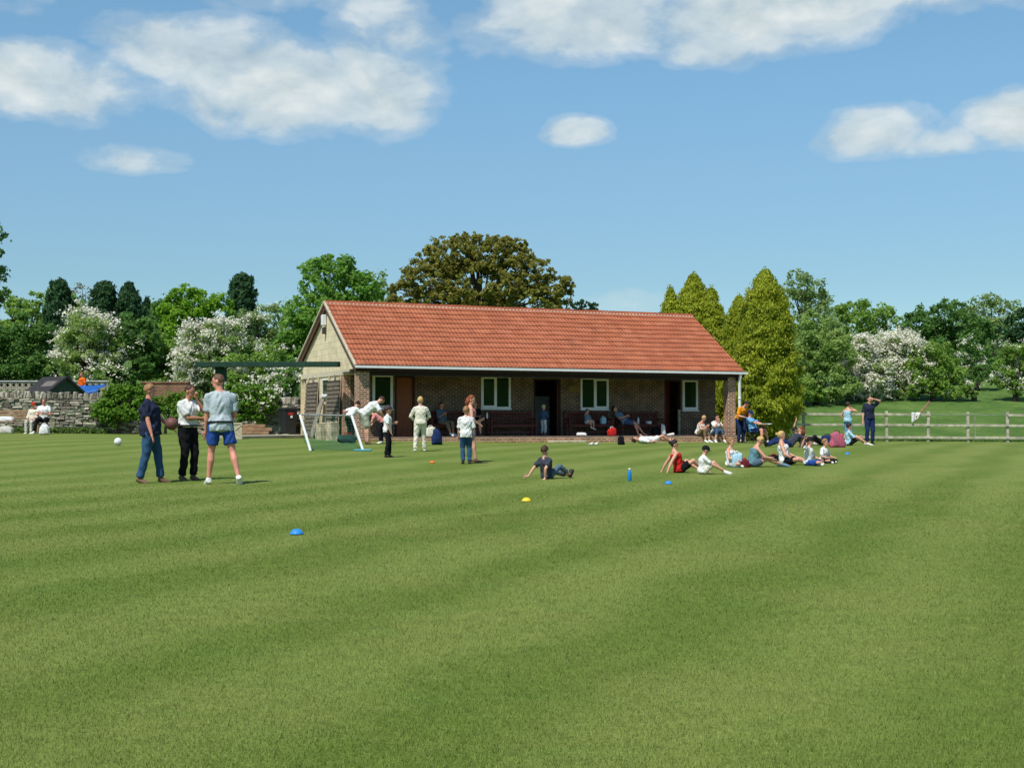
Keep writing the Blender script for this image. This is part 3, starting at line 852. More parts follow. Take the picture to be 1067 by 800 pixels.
# gable end on the left: blocks, with a recess and a small window opening
z_l = 2.97
NI = (V_at(319.0), V_at(313.2), 0.9, 2.80); GW = (V_at(342.5), V_at(335.5), 2.10, 2.72)
g = MB(); wall_cells(g, WV + 0.004, 7.40, 0.30, z_l, 0.15, 0.40, [NI, GW], 'v')
g.build('gable_wall', M['block'], pav)
g = MB(); g.prism([(0.12, z_l + 0.002), (0.12, EZ - 0.03), (RV, RZ - 0.09), (BV - 0.12, BZ - 0.10), (BV - 0.3, z_l + 0.002)], 'x', 0.12, 0.38)
g.build('gable_head', M['block'], pav)
g = MB(); g.box((0.36, NI[0] - 0.1, 0.8), (0.62, NI[1] + 0.1, 2.9)); g.build('recess_back', M['block'], pav)
g = MB(); g.box((0.118, 1.2, z_l - 0.17), (0.40, 7.45, z_l - 0.0)); g.build('lintel', M['cream'], pav)
# brick return beside the verandah, right end wall, rear wall, ceiling
g = MB(); g.box((0.135, WV - 0.004, 0.31), (0.40, WV + 0.62, z_l - 0.18)); g.build('corner_brickwork', M['brick_pillar'], pav)
g = MB(); g.box((UE - 0.22, WV + 0.225, 0.25), (UE, 7.4, z_l)); g.prism([(0.12, z_l + 0.002), (0.12, EZ - 0.03), (RV, RZ - 0.09), (BV - 0.12, BZ - 0.10), (BV - 0.3, z_l + 0.002)], 'x', UE - 0.24, UE + 0.02)
g.build('end_wall', M['brick_pillar'], pav)
g = MB(); g.box((0.41, 7.18, 0.30), (UE - 0.225, 7.40, BZ - 0.15)); g.build('rear_wall', M['brick_pillar'], pav)
g = MB(); g.box((0.41, WV + 0.225, FLOOR - 0.1), (UE - 0.225, 7.17, FLOOR - 0.01)); g.build('interior_floor', M['interior'], pav)
g = MB(); g.box((0.41, WV + 0.225, 2.93), (UE - 0.225, 7.17, 2.96)); g.build('ceiling', M['interior'], pav)
for px in (446, 660): 
    ux = uu(px); g = MB(); g.box((ux, WV + 0.225, FLOOR), (ux + 0.12, 7.17, 2.92)); g.build('partition', M['interior'], pav)
# small broken window in the gable
g = MB(); a, b_, c, d = GW
for bx in (((0.14, a, c), (0.19, b_, c + 0.05)), ((0.14, a, d - 0.05), (0.19, b_, d)), ((0.14, a, c + 0.05), (0.19, a + 0.04, d - 0.05)), ((0.14, b_ - 0.04, c + 0.05), (0.19, b_, d - 0.05))): g.box(*bx)
g.box((0.06, a - 0.05, c - 0.06), (0.20, b_ + 0.05, c - 0.002))
w_ = g.build('gable_window', M['white_paint'], pav)
g = MB(); g.box((0.165, a + 0.04, c + 0.05), (0.175, b_ - 0.04, d - 0.05)); g.build('pane', M['glass'], w_)
# floodlight under the gable peak
g = MB(); vv = V_at(339, 0.1); g.box((-0.06, vv - 0.11, 4.72), (0.10, vv + 0.11, 5.12), bev=0.02); g.tube([(0.12, vv, 4.72), (0.06, vv, 4.66), (0.05, vv, 4.45)], 0.035, 8)
fl = g.build('wall_lamp', M['white_paint'], pav)
g = MB(); g.box((-0.03, vv - 0.06, 4.40), (0.11, vv + 0.06, 4.64), bev=0.015); g.build('lamp_sensor', M['dark_metal'], fl)
# pillars
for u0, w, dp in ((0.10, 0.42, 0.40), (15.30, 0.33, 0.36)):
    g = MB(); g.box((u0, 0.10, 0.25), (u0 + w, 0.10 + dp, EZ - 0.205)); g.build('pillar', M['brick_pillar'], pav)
g = MB(); g.box((0.12, 0.16, EZ - 0.33), (L - 0.12, 0.28, EZ - 0.206)); g.build('verandah_beam', M['dark_wood'], pav)
# verandah floor, brick plinth and door step
g = MB(); g.box((0.05, 0.02, FLOOR - 0.08), (UE + 0.1, WV - 0.003, FLOOR)); vf = g.build('verandah_floor', M['paving'], pav)
g = MB(); g.box((0.02, -0.10, 0.10), (UE + 0.12, 0.018, FLOOR - 0.035)); g.build('plinth', M['brick_plinth'], pav)
su0, su1 = U_at(573, -0.3), U_at(609, -0.3)
g = MB(); g.box((su0, -0.48, 0.24), (su1, -0.104, 0.415), bev=0.012); g.build('door_step', M['kerb_stone'], pav)

def window_unit(r, split=None, casement=None):
    a, b_, c, d = r; g = MB(); y0, y1 = WV - 0.012, WV + 0.06; w = 0.075
    g.box((a, y0, c), (b_, y1, c + w)); g.box((a, y0, d - w), (b_, y1, d)); g.box((a, y0, c + w), (a + w, y1, d - w)); g.box((b_ - w, y0, c + w), (b_, y1, d - w))
    if split: g.box((split - 0.045, y0, c + w), (split + 0.045, y1, d - w))
    if casement:
        p, q = casement; k = 0.045; y2 = y0 - 0.012
        g.box((p, y2, c + w - 0.02), (q, y0 + 0.02, c + w + k)); g.box((p, y2, d - w - k), (q, y0 + 0.02, d - w + 0.02)); g.box((p, y2, c + w + k), (p + k, y0 + 0.02, d - w - k)); g.box((q - k, y2, c + w + k), (q, y0 + 0.02, d - w - k))
    f = g.build('window', M['white_paint'], pav)
    g = MB(); g.box((a - 0.03, WV - 0.07, c - 0.045), (b_ + 0.03, WV + 0.05, c - 0.002), bev=0.008); g.build('sill', M['white_paint'], f)
    cuts = [(a + w, split - 0.045), (split + 0.045, b_ - w)] if split else [(a + w, b_ - w)]
    for p, q in cuts:
        g = MB(); g.box((p - 0.01, WV + 0.02, c + w - 0.01), (q + 0.01, WV + 0.03, d - w + 0.01)); g.build('pane', M['glass'], f)
window_unit(W1, None, (W1[0] + 0.05, W1[1] - 0.05))
window_unit(W2, uu(516.5), (W2[0] + 0.05, uu(516.5) - 0.02))
window_unit(W3, uu(620), (uu(620) + 0.02, W3[1] - 0.05))
window_unit(W4, None, (W4[0] + 0.05, W4[1] - 0.05))

def door_frame(r):
    a, b_, c, d = r; g = MB(); y0, y1 = WV - 0.015, WV + 0.10
    g.box((a, y0, c), (a + 0.06, y1, d)); g.box((b_ - 0.06, y0, c), (b_, y1, d)); g.box((a + 0.06, y0, d - 0.06), (b_ - 0.06, y1, d))
    return g.build('door_frame', M['dark_wood'], pav)
def leaf_door(name, r, mat, ang=0.0, hinge='l'):
    a, b_, c, d = r; w = b_ - a - 0.13; g = MB()
    g.box((0, 0, 0.01), (w, 0.045, d - c - 0.075))
    for q in (0.33, 0.66): g.box((w * q - 0.004, -0.004, 0.03), (w * q + 0.004, 0.0, d - c - 0.1))
    o = g.build(name, mat, pav)
    o.location = (a + 0.065 if hinge == 'l' else b_ - 0.065, WV + 0.05, c); o.rotation_euler = (0, 0, ang if hinge == 'l' else math.pi - ang)
    h = MB(); h.tube([(w - 0.10, -0.004, 0.98), (w - 0.10, -0.05, 0.98), (w - 0.22, -0.05, 0.98)], 0.011, 8); h.build('door_handle', M['grey_metal'], o)
    return o
for r in (D1, D2, D3): door_frame(r)
leaf_door('door', D1, M['door_brown'])
leaf_door('door', D2, M['door_red'], R(180 - 68), 'r')
leaf_door('door', D3, M['door_red'], R(42))
# added pale panel standing for the lit part of the room behind the doorway
g = MB(); cu = uu(573); g.box((cu, WV + 1.6, FLOOR), (cu + 0.75, WV + 1.66, FLOOR + 1.55)); g.build('lit_room_panel', M['lit_interior'], pav)
g = MB(); g.box((uu(592), WV - 0.03, 2.23), (uu(604), WV - 0.002, 2.52), bev=0.006); pq = g.build('plaque', M['brass'], pav)
g = MB(); g.box((uu(593), WV - 0.036, 2.27), (uu(603), WV - 0.028, 2.48)); g.build('plaque_face', M['brass'], pq)
# rail post by the right-hand door
g = MB(); pu = U_at(707.7, 1.2); g.box((pu - 0.045, 1.16, FLOOR), (pu + 0.045, 1.24, FLOOR + 0.98), bev=0.008); g.box((pu - 0.055, 1.15, FLOOR + 0.98), (pu + 0.055, 1.25, FLOOR + 1.01))
o = g.build('rail_post', M['grey_wood']); o.location = ORI; o.rotation_euler = (0, 0, TH); tag(o, 'short grey wooden post standing on the verandah before the right-hand door', 'post')

# ------------------------------------------------------------------ benches of the verandah
def make_bench(label, W=1.9):
    b0 = empty('bench', (0, 0, 0)); tag(b0, label, 'bench', 'dark red wooden benches along the verandah')
    g = MB()
    for q in range(4): g.box((-W / 2 + 0.03, -0.46 + q * 0.115, 0.415), (W / 2 - 0.03, -0.36 + q * 0.115, 0.445), bev=0.006)
    g.box((-W / 2 + 0.06, -0.455, 0.35), (W / 2 - 0.06, -0.43, 0.414)); g.build('seat', M['red_wood'], b0)
    g = MB(); g.box((-W / 2 + 0.05, -0.01, 0.84), (W / 2 - 0.05, 0.035, 0.93), bev=0.008); g.box((-W / 2 + 0.05, -0.005, 0.50), (W / 2 - 0.05, 0.03, 0.56))
    n = int(W / 0.13)
    for q in range(n): 
        x = -W / 2 + 0.1 + (W - 0.2) * q / (n - 1); g.box((x - 0.032, 0.004, 0.56), (x + 0.032, 0.022, 0.84))
    g.build('backrest', M['red_wood'], b0)
    for sx in (-1, 1):
        x = sx * (W / 2 - 0.035)
        g = MB(); g.box((x - 0.035, -0.47, 0.0), (x + 0.035, -0.40, 0.62)); g.build('leg', M['red_wood'], b0)
        g = MB(); g.box((x - 0.035, -0.02, 0.0), (x + 0.035, 0.05, 0.95)); g.build('leg', M['red_wood'], b0)
        g = MB(); g.box((x - 0.045, -0.50, 0.62), (x + 0.045, -0.02, 0.655), bev=0.008); g.build('armrest', M['red_wood'], b0)
    g = MB(); g.box((-W / 2 + 0.07, -0.26, 0.12), (W / 2 - 0.07, -0.22, 0.18)); g.build('stretcher', M['red_wood'], b0)
    return b0
bspots = [(470, 'dark red slatted bench on the verandah between the brown door and the first two-pane window'),
          (531, 'empty dark red slatted bench under the window left of the open doorway'),
          (611, 'dark red slatted bench with a child on it just right of the open doorway'),
          (664, 'dark red slatted bench left of the rightmost door, with a man sprawled on it')]
for i, (px, lb) in enumerate(bspots):
    if i == 0: bench0 = make_bench(lb); bo = bench0
    else: bo = copy_thing(bench0)
    bo['label'] = lb; bo.location = BL(U_at(px, 1.75), 1.78, FLOOR); bo.rotation_euler = (0, 0, TH)

# ------------------------------------------------------------------ boards, plank and blocks against the gable
def gable_obj(name, g, mat, label, cat, group=None):
    o = g.build(name, mat); o.location = ORI; o.rotation_euler = (0, 0, TH); return tag(o, label, cat, group)
def slat_panel(v0, v1, z0, z1, lean, label):
    p0 = empty('slatted_panel', ORI, TH); tag(p0, label, 'wooden panel', 'slatted panels leaning on the gable')
    def P(v, z, off=0.0): 
        k = (z - z0) / (z1 - z0); return (0.10 - lean * (1 - k) - off, v - 0.15 * (1 - k), z)
    n = int((z1 - z0) / 0.15)
    for q in range(3):
        v = v0 + 0.06 + (v1 - v0 - 0.12) * q / 2
        g = MB(); g.beam(P(v, z0), P(v, z1 + 0.22), 0.09, 0.035, up=(1, 0, 0)); g.build('batten', M['pale_wood'] if q != 1 else M['grey_wood'], p0)
    g = MB()
    g.add([P(v0, z0 + 0.02, 0.022), P(v1, z0 + 0.02, 0.022), P(v1, z1, 0.022), P(v0, z1, 0.022)], [(0, 1, 2, 3)]); g.build('backing_board', M['back_board'], p0)
    g = MB()
    for q in range(n):
        z = z0 + 0.08 + q * 0.15; g.beam(P(v0, z, 0.045), P(v1, z, 0.045), 0.022, 0.115, up=(0, 0, 1))
    g.build('slats', M['slat_wood'], p0)
gz0 = 0.52
slat_panel(V_at(333), V_at(321.5), 0.62, 2.62, 0.16, 'grey slatted wooden panel leaning on the gable left of its small window')
slat_panel(V_at(356.5), V_at(343.5), 0.60, 2.62, 0.16, 'grey slatted wooden panel leaning on the gable right of its small window')
g = MB(); g.beam((-0.30, V_at(336.5), 0.52), (0.03, V_at(339), 1.95), 0.42, 0.04, up=(1, 0, 0)); gable_obj('plank', g, M['grey_wood'], 'wide pale plank leaning on the gable below its small window', 'plank')
for i, (px, py, w, d_, h) in enumerate(((339, 458, 0.62, 0.45, 0.62), (346.5, 459, 0.34, 0.4, 0.66))):
    p = at(px, py); bm = bmesh.new(); bmesh.ops.create_cube(bm, size=1)
    bmesh.ops.subdivide_edges(bm, edges=list(bm.edges), cuts=3, use_grid_fill=True)
    for v in bm.verts:
        v.co = Vector((v.co.x * w, v.co.y * d_, v.co.z * h)) * (1 - 0.06 * (abs(v.co.x) + abs(v.co.y) > 0.9)); v.co += Vector(rng.uniform(-0.018, 0.018, 3)); v.co.z += h / 2 - 0.02
    me = bpy.data.meshes.new('stone_block'); bm.to_mesh(me); bm.free()
    o = link('stone_block', me, M['kerb_stone']); o.location = p; o.rotation_euler = (0, 0, TH + 0.2)
    tag(o, ['wide pale stone block on the grass at the foot of the gable', 'narrow upright pale stone block between the wider block and the brick corner'][i], 'stone block', 'pale stone blocks at the gable foot')

# ------------------------------------------------------------------ yard left of the pavilion
path_z = 0.60
pa = at(238, 457); 
g = MB()
c0 = (pa.x, pa.y); c1 = (BL(0.0, 5.4, 0).x, BL(0.0, 5.4, 0).y)
def quadprism(g, pts, z0, z1): g.prism([(p[0], p[1]) for p in pts], 'z', z0, z1)
d_ = Vector((VX.x, VX.y))
quadprism(g, [c0, c1, (c1[0] + d_.x * 2.4, c1[1] + d_.y * 2.4), (c0[0] + d_.x * 4, c0[1] + d_.y * 4)], 0.3, path_z)
o = g.build('path', M['concrete']); o['kind'] = 'structure'

def wheelie_bin():
    p = BL(-0.34, V_at(312) - 0.1, path_z)
    b0 = empty('wheelie_bin', p, TH + R(4)); tag(b0, 'black wheelie bin with a red sticker beside the gable corner', 'bin')
    g = MB(); n = 4
    def ring(w, d, z, r=0.05):
        return [(sx * (w - r) + r * math.cos(a), sy * (d - r) + r * math.sin(a), z) for (sx, sy, a0) in ((1, 1, 0), (-1, 1, 90), (-1, -1, 180), (1, -1, 270)) for a in [R(a0 + k * 30) for k in range(4)]]
    g.loft([ring(0.235, 0.27, 0.05), ring(0.25, 0.29, 0.3), ring(0.285, 0.35, 0.95), ring(0.30, 0.365, 0.955), ring(0.30, 0.365, 0.99)])
    g.build('bin_body', M['bin_plastic'], b0)
    g = MB(); g.loft([ring(0.31, 0.375, 0.992), ring(0.315, 0.38, 1.02), ring(0.29, 0.35, 1.065), ring(0.20, 0.25, 1.08)]); g.tube([(-0.22, 0.41, 1.0), (0.22, 0.41, 1.0)], 0.02, 8)
    g.build('lid', M['bin_plastic'], b0)
    for sx in (-1, 1):
        g = MB(); g.tube([(sx * 0.24, 0.29, 0.10), (sx * 0.285, 0.29, 0.10)], 0.10, 16); g.build('wheel', M['dark_metal'], b0)
    g = MB(); g.box((-0.10, -0.352, 0.78), (0.10, -0.318, 0.87)); g.build('sticker', M['sticker_red'], b0)
    g = MB(); g.box((-0.01, -0.345, 0.66), (0.07, -0.305, 0.75)); g.build('sticker', M['white_paint'], b0)
wheelie_bin()

# pale crate and stacked timbers on the path
p = at(243.5, 457.3); s_ = p.y / F
b0 = empty('pale_crate', (p.x, p.y, p.z), R(12)); tag(b0, 'pale cream wooden box behind the man in the grey t-shirt', 'box')
g = MB(); w = 17 * s_ / 2; g.box((-w, -w, 0), (w, w, 17 * s_), bev=0.01); g.build('crate_body', M['pale_wood'], b0)
g = MB()
for a_, c_ in (((-w, 0.06), (w, 17 * s_ - 0.06)), ((-w, 17 * s_ - 0.06), (w, 0.06))): g.beam((a_[0], -w - 0.008, a_[1]), (c_[0], -w - 0.008, c_[1]), 0.03, 0.016, up=(0, 1, 0))
g.box((-w, -w - 0.02, 0), (w, -w - 0.002, 0.05)); g.box((-w, -w - 0.02, 17 * s_ - 0.05), (w, -w - 0.002, 17 * s_)); g.build('crate_brace', M['cream'], b0)
for i, (dx, dz) in enumerate(((0, 0), (0.15, 0.135), (-0.1, 0.27))):
    q = BL(-2.5 + dx, 7.5 + 0.1 * i, path_z + 0.01 + dz)
    g = MB(); g.box((-1.1, -0.12, 0), (1.25, 0.12, 0.125), bev=0.012); o = g.build('timber', M['plank']); o.location = q; o.rotation_euler = (0, 0, TH * 0.4 + R(2 * i))
    tag(o, ['lowest of the three brown timbers stacked beside the bin', 'middle brown timber of the stack beside the bin', 'top brown timber of the stack beside the bin'][i], 'timber', 'stacked brown timbers beside the bin')

# long dark green beam reaching out from the gable
pe = BL(-0.25, V_at(351.5, -0.25) - 0.2, 0); ze = at_depth(353, 379.5, pe.y).z
far_ = at_depth(205, 379.8, pe.y + 1.2)
b0 = empty('green_beam', (pe.x, pe.y, gzf(pe.x, pe.y))); tag(b0, 'long dark green boarded beam running out level from the pavilion gable', 'beam')
P0 = Vector((pe.x, pe.y, ze)) - b0.location; P1 = far_ - b0.location
g = MB(); g.beam(P1, P0, 0.30, 0.185, bev=0.012)
for q in range(1, 9): pm = P1.lerp(P0, q / 9); g.beam(pm + Vector((-0.02, -0.155, -0.11)), pm + Vector((-0.02, -0.155, 0.11)), 0.02, 0.012)
g.build('beam_body', M['green_beam'], b0)
for f_ in (0.17,):
    pm = P1.lerp(P0, f_); wpt = pm + b0.location
    g = MB(); zb = gzf(wpt.x, wpt.y) - 0.05 - b0.location.z; g.box((pm.x - 0.07, pm.y + 0.17, zb), (pm.x + 0.07, pm.y + 0.31, pm.z + 0.08)); 
    if f_ < 0.5: g.box((pm.x - 0.22, pm.y + 0.13, pm.z - 0.62), (pm.x + 0.2, pm.y + 0.168, pm.z - 0.1))
    g.build('post', M['green_beam'], b0)

# small goal with leaning white posts
def goal():
    A0 = at(323.7, 470); B0 = at(378.5, 470); dep = 0.5
    sA = A0.y / F
    A1 = at_depth(312.5, 432, A0.y + 0.5); B1 = at_depth(366.5, 433, B0.y + 0.5)
    b0 = empty('small_goal', A0); tag(b0, 'small folding goal with white posts and green net before the gable', 'goal')
    l = lambda p: p - A0
    for a, b_ in ((A0, A1), (B0, B1)):
        g = MB(); g.beam(l(a), l(b_), 0.058, 0.058, bev=0.010); g.build('goal_post', M['white_paint'], b0)
    g = MB(); g.tube([l(A1), l(B1)], 0.022, 8); g.build('crossbar', M['grey_metal'], b0)
    Ab = at(317, 459.5); Bb = at(366, 460.5)
    g = MB(); g.beam(l(B0) + Vector((-0.25, 0, 0.03)), l(B0) + Vector((0.22, 0.0, 0.03)), 0.16, 0.05, bev=0.01); g.build('goal_foot', M['teal_metal'], b0)
    g = MB()
    n, m_ = 18, 13
    def Pn(u, v):
        top = l(A1).lerp(l(B1), u); bot = l(Ab).lerp(l(Bb), u)
        q = top.lerp(bot, v); q.z += -0.10 * math.sin(math.pi * v) + 0.012; return q
    for i in range(n + 1): g.tube([Pn(i / n, j / m_) for j in range(m_ + 1)], 0.0034, 3, cap=False)
    for j in range(m_ + 1): g.tube([Pn(i / n, j / m_) for i in range(n + 1)], 0.0034, 3, cap=False)
    for (t0, f0, u) in ((A1, A0, 0), (B1, B0, 1)):
        for j in range(1, 12): g.tube([l(t0).lerp(l(f0), j / 12), Pn(u, j / 12)], 0.0034, 3, cap=False)
    # slack net on the ground between the posts
    for j in range(9):
        g.tube([l(A0).lerp(l(Ab), j / 8).lerp(l(B0).lerp(l(Bb), j / 8), i / 30) + Vector((0, 0, 0.03 + 0.012 * math.sin(i * 1.3 + j * 2))) for i in range(31)], 0.0045, 3, cap=False)
    for i in range(31):
        g.tube([l(A0).lerp(l(Ab), j / 8).lerp(l(B0).lerp(l(Bb), j / 8), i / 30) + Vector((0, 0, 0.03 + 0.012 * math.sin(i * 1.3 + j * 2))) for j in range(9)], 0.0045, 3, cap=False)
    g.build('net', M['net_green'], b0)
goal()

# ------------------------------------------------------------------ dry stone walls
def dry_wall(name, label, pts, h, thick=0.5, seed=1):
    r = random.Random(seed); g = MB()
    p0 = empty(name, (0, 0, 0)); 
    L_ = [0]
    for a, b_ in zip(pts[:-1], pts[1:]): L_.append(L_[-1] + (Vector(b_) - Vector(a)).length)
    def P(s):
        for i in range(len(pts) - 1):
            if s <= L_[i + 1] or i == len(pts) - 2:
                t = (s - L_[i]) / (L_[i + 1] - L_[i]); a, b_ = Vector(pts[i]), Vector(pts[i + 1]); d = (b_ - a).normalized(); return a.lerp(b_, t), d
    def stone(s, z, w, hh, t, rough=0.02, tilt=0):
        p, d = P(s); nrm = Vector((d.y, -d.x)); z0 = gzf(p.x, p.y)
        vs, fs = bevbox(-w / 2, -t / 2, 0, w / 2, t / 2, hh, min(w, hh) * 0.22)
        ca = math.cos(tilt); sa = math.sin(tilt); out = []
        for v in vs:
            v = v + Vector((r.uniform(-rough, rough), r.uniform(-rough, rough), r.uniform(-rough, rough) * 0.6))
            x = v.x * ca - v.z * sa; zz = v.x * sa + v.z * ca
            q = p + d * x - nrm * v.y; out.append((q.x, q.y, z0 + z + zz))
        g.add(out, fs)
    z = -0.05
    while z < h - 0.1:
        ch = r.uniform(0.06, 0.12); s = r.uniform(0, 0.2)
        while s < L_[-1]:
            w = r.uniform(0.12, 0.42); stone(min(s + w / 2, L_[-1]), z + r.uniform(-0.012, 0.012), w - 0.012, ch - 0.006 + r.uniform(-0.012, 0.006), thick + r.uniform(-0.08, 0.08)); s += w
        z += ch
    s = 0
    while s < L_[-1]:
        w = r.uniform(0.07, 0.16); stone(min(s + w / 2, L_[-1]), z, w, r.uniform(0.16, 0.30), thick * 0.9, 0.02, r.uniform(-0.25, 0.25)); s += w
    bpy.data.objects.remove(p0)
    o = g.build(name, M['stone']); tag(o, label, 'wall', 'dry stone walls'); return o
wa = at_depth(-60, 450, 53.5); wb = at_depth(106, 451, 54.5)
wc = at_depth(160, 451, 57.0)
dry_wall('stone_wall', 'grey dry stone wall behind the bench at the left end of the field', [(wa.x, wa.y), (wb.x, wb.y), (wc.x, wc.y)], 1.42, seed=3)
we = BL(0.3, 8.4, 0); wd = at_depth(200, 450, 58.5)
dry_wall('stone_wall', 'tumbled dry stone wall behind the wheelie bin, half covered by ivy', [(wd.x, wd.y), (we.x, we.y)], 1.35, seed=5)

# pierced screen-block wall, shed, tarpaulin frame, brick wall behind
def screen_wall():
    y = 66.0; x0 = at_depth(-40, 400, y).x; x1 = at_depth(116, 400, y).x; zt = at_depth(0, 396.5, y).z; zg = gzf((x0 + x1) / 2, y)
    b0 = empty('screen_block_wall', (x0, y, zg)); tag(b0, 'pale wall of pierced concrete blocks beyond the stone wall', 'wall')
    g = MB(); bs = 0.30; n = int((x1 - x0) / bs); rows = 3; H_ = zt - zg
    for i in range(n):
        for j in range(rows):
            xa = i * bs; za = H_ - 0.07 - (j + 1) * bs; k = 0.035
            g.box((xa, 0, za), (xa + bs - 0.008, 0.1, za + k)); g.box((xa, 0, za + bs - k - 0.008), (xa + bs - 0.008, 0.1, za + bs - 0.008))
            g.box((xa, 0, za + k), (xa + k, 0.1, za + bs - k - 0.008)); g.box((xa + bs - k - 0.008, 0, za + k), (xa + bs - 0.008, 0.1, za + bs - k - 0.008))
            cx, cz = xa + bs / 2, za + bs / 2
            for a in range(4):
                an = math.pi / 4 + a * math.pi / 2; cxa, cza = cx + 0.09 * math.cos(an), cz + 0.09 * math.sin(an)
                g.beam((cxa - 0.06 * math.sin(an), 0.05, cza + 0.06 * math.cos(an)), (cxa + 0.06 * math.sin(an), 0.05, cza - 0.06 * math.cos(an)), 0.08, 0.035, up=(math.cos(an), 0, math.sin(an)))
    g.box((0, 0.0, -0.2), (n * bs, 0.12, H_ - 0.07 - rows * bs - 0.004)); g.build('screen_blocks', M['concrete'], b0)
    g = MB(); g.box((-0.05, -0.04, H_ - 0.07), (n * bs + 0.05, 0.14, H_), bev=0.01); g.build('coping', M['cream'], b0)
    m_ = brickmat('screen_pale', 'x', (0.6, 0.6, 0.56, 1), (0.52, 0.52, 0.5, 1), (0.4, 0.4, 0.38, 1), 0.3, 0.3)
    b0.children[0].data.materials[0] = m_
screen_wall()
def shed():
    y = 60.0; p = at_depth(57, 405, y); s_ = y / F; zg = gzf(p.x, y)
    b0 = empty('shed', (p.x, y, zg), R(-38)); tag(b0, 'small green shed with a black felt roof behind the stone wall', 'shed')
    ze = at_depth(0, 407.5, y).z - zg; zr = at_depth(0, 393, y).z - zg
    hw, hl = 0.82, 0.82
    g = MB(); g.box((-hl, -hw, -0.1), (hl, hw, ze)); g.prism([(-hw, ze + 0.002), (hw, ze + 0.002), (0, zr - 0.03)], 'x', -hl, hl)
    for q in range(9): g.box((hl + 0.001, -hw + q * 0.2 - 0.006, 0.0), (hl + 0.008, -hw + q * 0.2 + 0.006, ze))
    g.build('shed_body', M['shed_green'], b0)
    for sg in (-1, 1):
        g = MB(); g.prism([(sg * (hw + 0.14), ze - 0.11), (0, zr - 0.02), (0, zr + 0.03), (sg * (hw + 0.14), ze - 0.06)], 'x', -hl - 0.12, hl + 0.12)
        if sg == -1: pass
        r0 = g.build('shed_roof', M['felt'], b0)
        g = MB()
        k = (zr + 0.03 - (ze - 0.06)) / (hw + 0.14)
        if sg == -1:
            a, c = 0.30, 0.62; g.prism([(sg * c, zr + 0.034 - k * c), (sg * a, zr + 0.034 - k * a), (sg * a, zr + 0.044 - k * a), (sg * c, zr + 0.044 - k * c)], 'x', -0.15, 0.70); g.build('felt_patch', M['felt_pale'], r0)
    g = MB()
    for sg in (-1, 1): g.beam((hl + 0.125, sg * (hw + 0.14), ze - 0.10), (hl + 0.125, 0, zr), 0.02, 0.09)
    g.build('barge_board', M['dark_metal'], b0)
shed()
def tarp():
    y = 62.5; a = at_depth(70, 401.5, y); c = at_depth(112, 401.5, y); zg = gzf(a.x, y)
    b0 = empty('tarpaulin_frame', (a.x, y, zg)); tag(b0, 'bright blue tarpaulin sagging on a frame behind the stone wall', 'tarpaulin')
    W = c.x - a.x; n = 18; zt = a.z - zg
    def P(i, j):
        u, v = i / n, j / n; z = zt + (v - 1) * 0.25 + 0.02 * math.sin(i * 2.1 + j) - 0.10 * math.sin(math.pi * u) * (1 - v) + (u > 0.5) * 0.07 * (u - .5)
        return (u * W, (v - 1) * 1.5, z)
    vs = [P(i, j) for i in range(n + 1) for j in range(n + 1)]; fs = [(i * (n + 1) + j, (i + 1) * (n + 1) + j, (i + 1) * (n + 1) + j + 1, i * (n + 1) + j + 1) for i in range(n) for j in range(n)]
    k = len(vs)
    for i in range(n + 1): x, y_, z = P(i, 0); vs.append((x + 0.02 * math.sin(i), y_ - 0.05, z - 0.16 - 0.22 * (i < 6) * math.sin(math.pi * i / 6)))
    fs += [(i * (n + 1), (i + 1) * (n + 1), k + i + 1, k + i) for i in range(n)]
    g = MB(); g.add(vs, fs); o = g.build('tarpaulin', M['tarp_blue'], b0, True); s_ = o.modifiers.new('thick', 'SOLIDIFY'); s_.thickness = 0.015
    for x in (0.06, W - 0.06):
        for yy in (-1.44, -0.06): 
            g = MB(); g.tube([(x, yy, -0.05), (x, yy, zt - 0.28 + (0.2 if yy > -1 else 0))], 0.03, 8); g.build('leg', M['grey_metal'], b0)
tarp()
y = 61.5; a = at_depth(148, 400, y); c = at_depth(196, 400, y); zt = at_depth(0, 397.5, y).z
g = MB(); g.box((a.x, y, gzf(a.x, y) - 0.1), (c.x, y + 0.22, zt - 0.08)); g.box((a.x - 0.03, y - 0.04, zt - 0.078), (c.x + 0.03, y + 0.26, zt))
tag(g.build('brick_wall', M['garden_brick']), 'brown brick garden wall half hidden between the ivy and the blossom trees', 'wall')

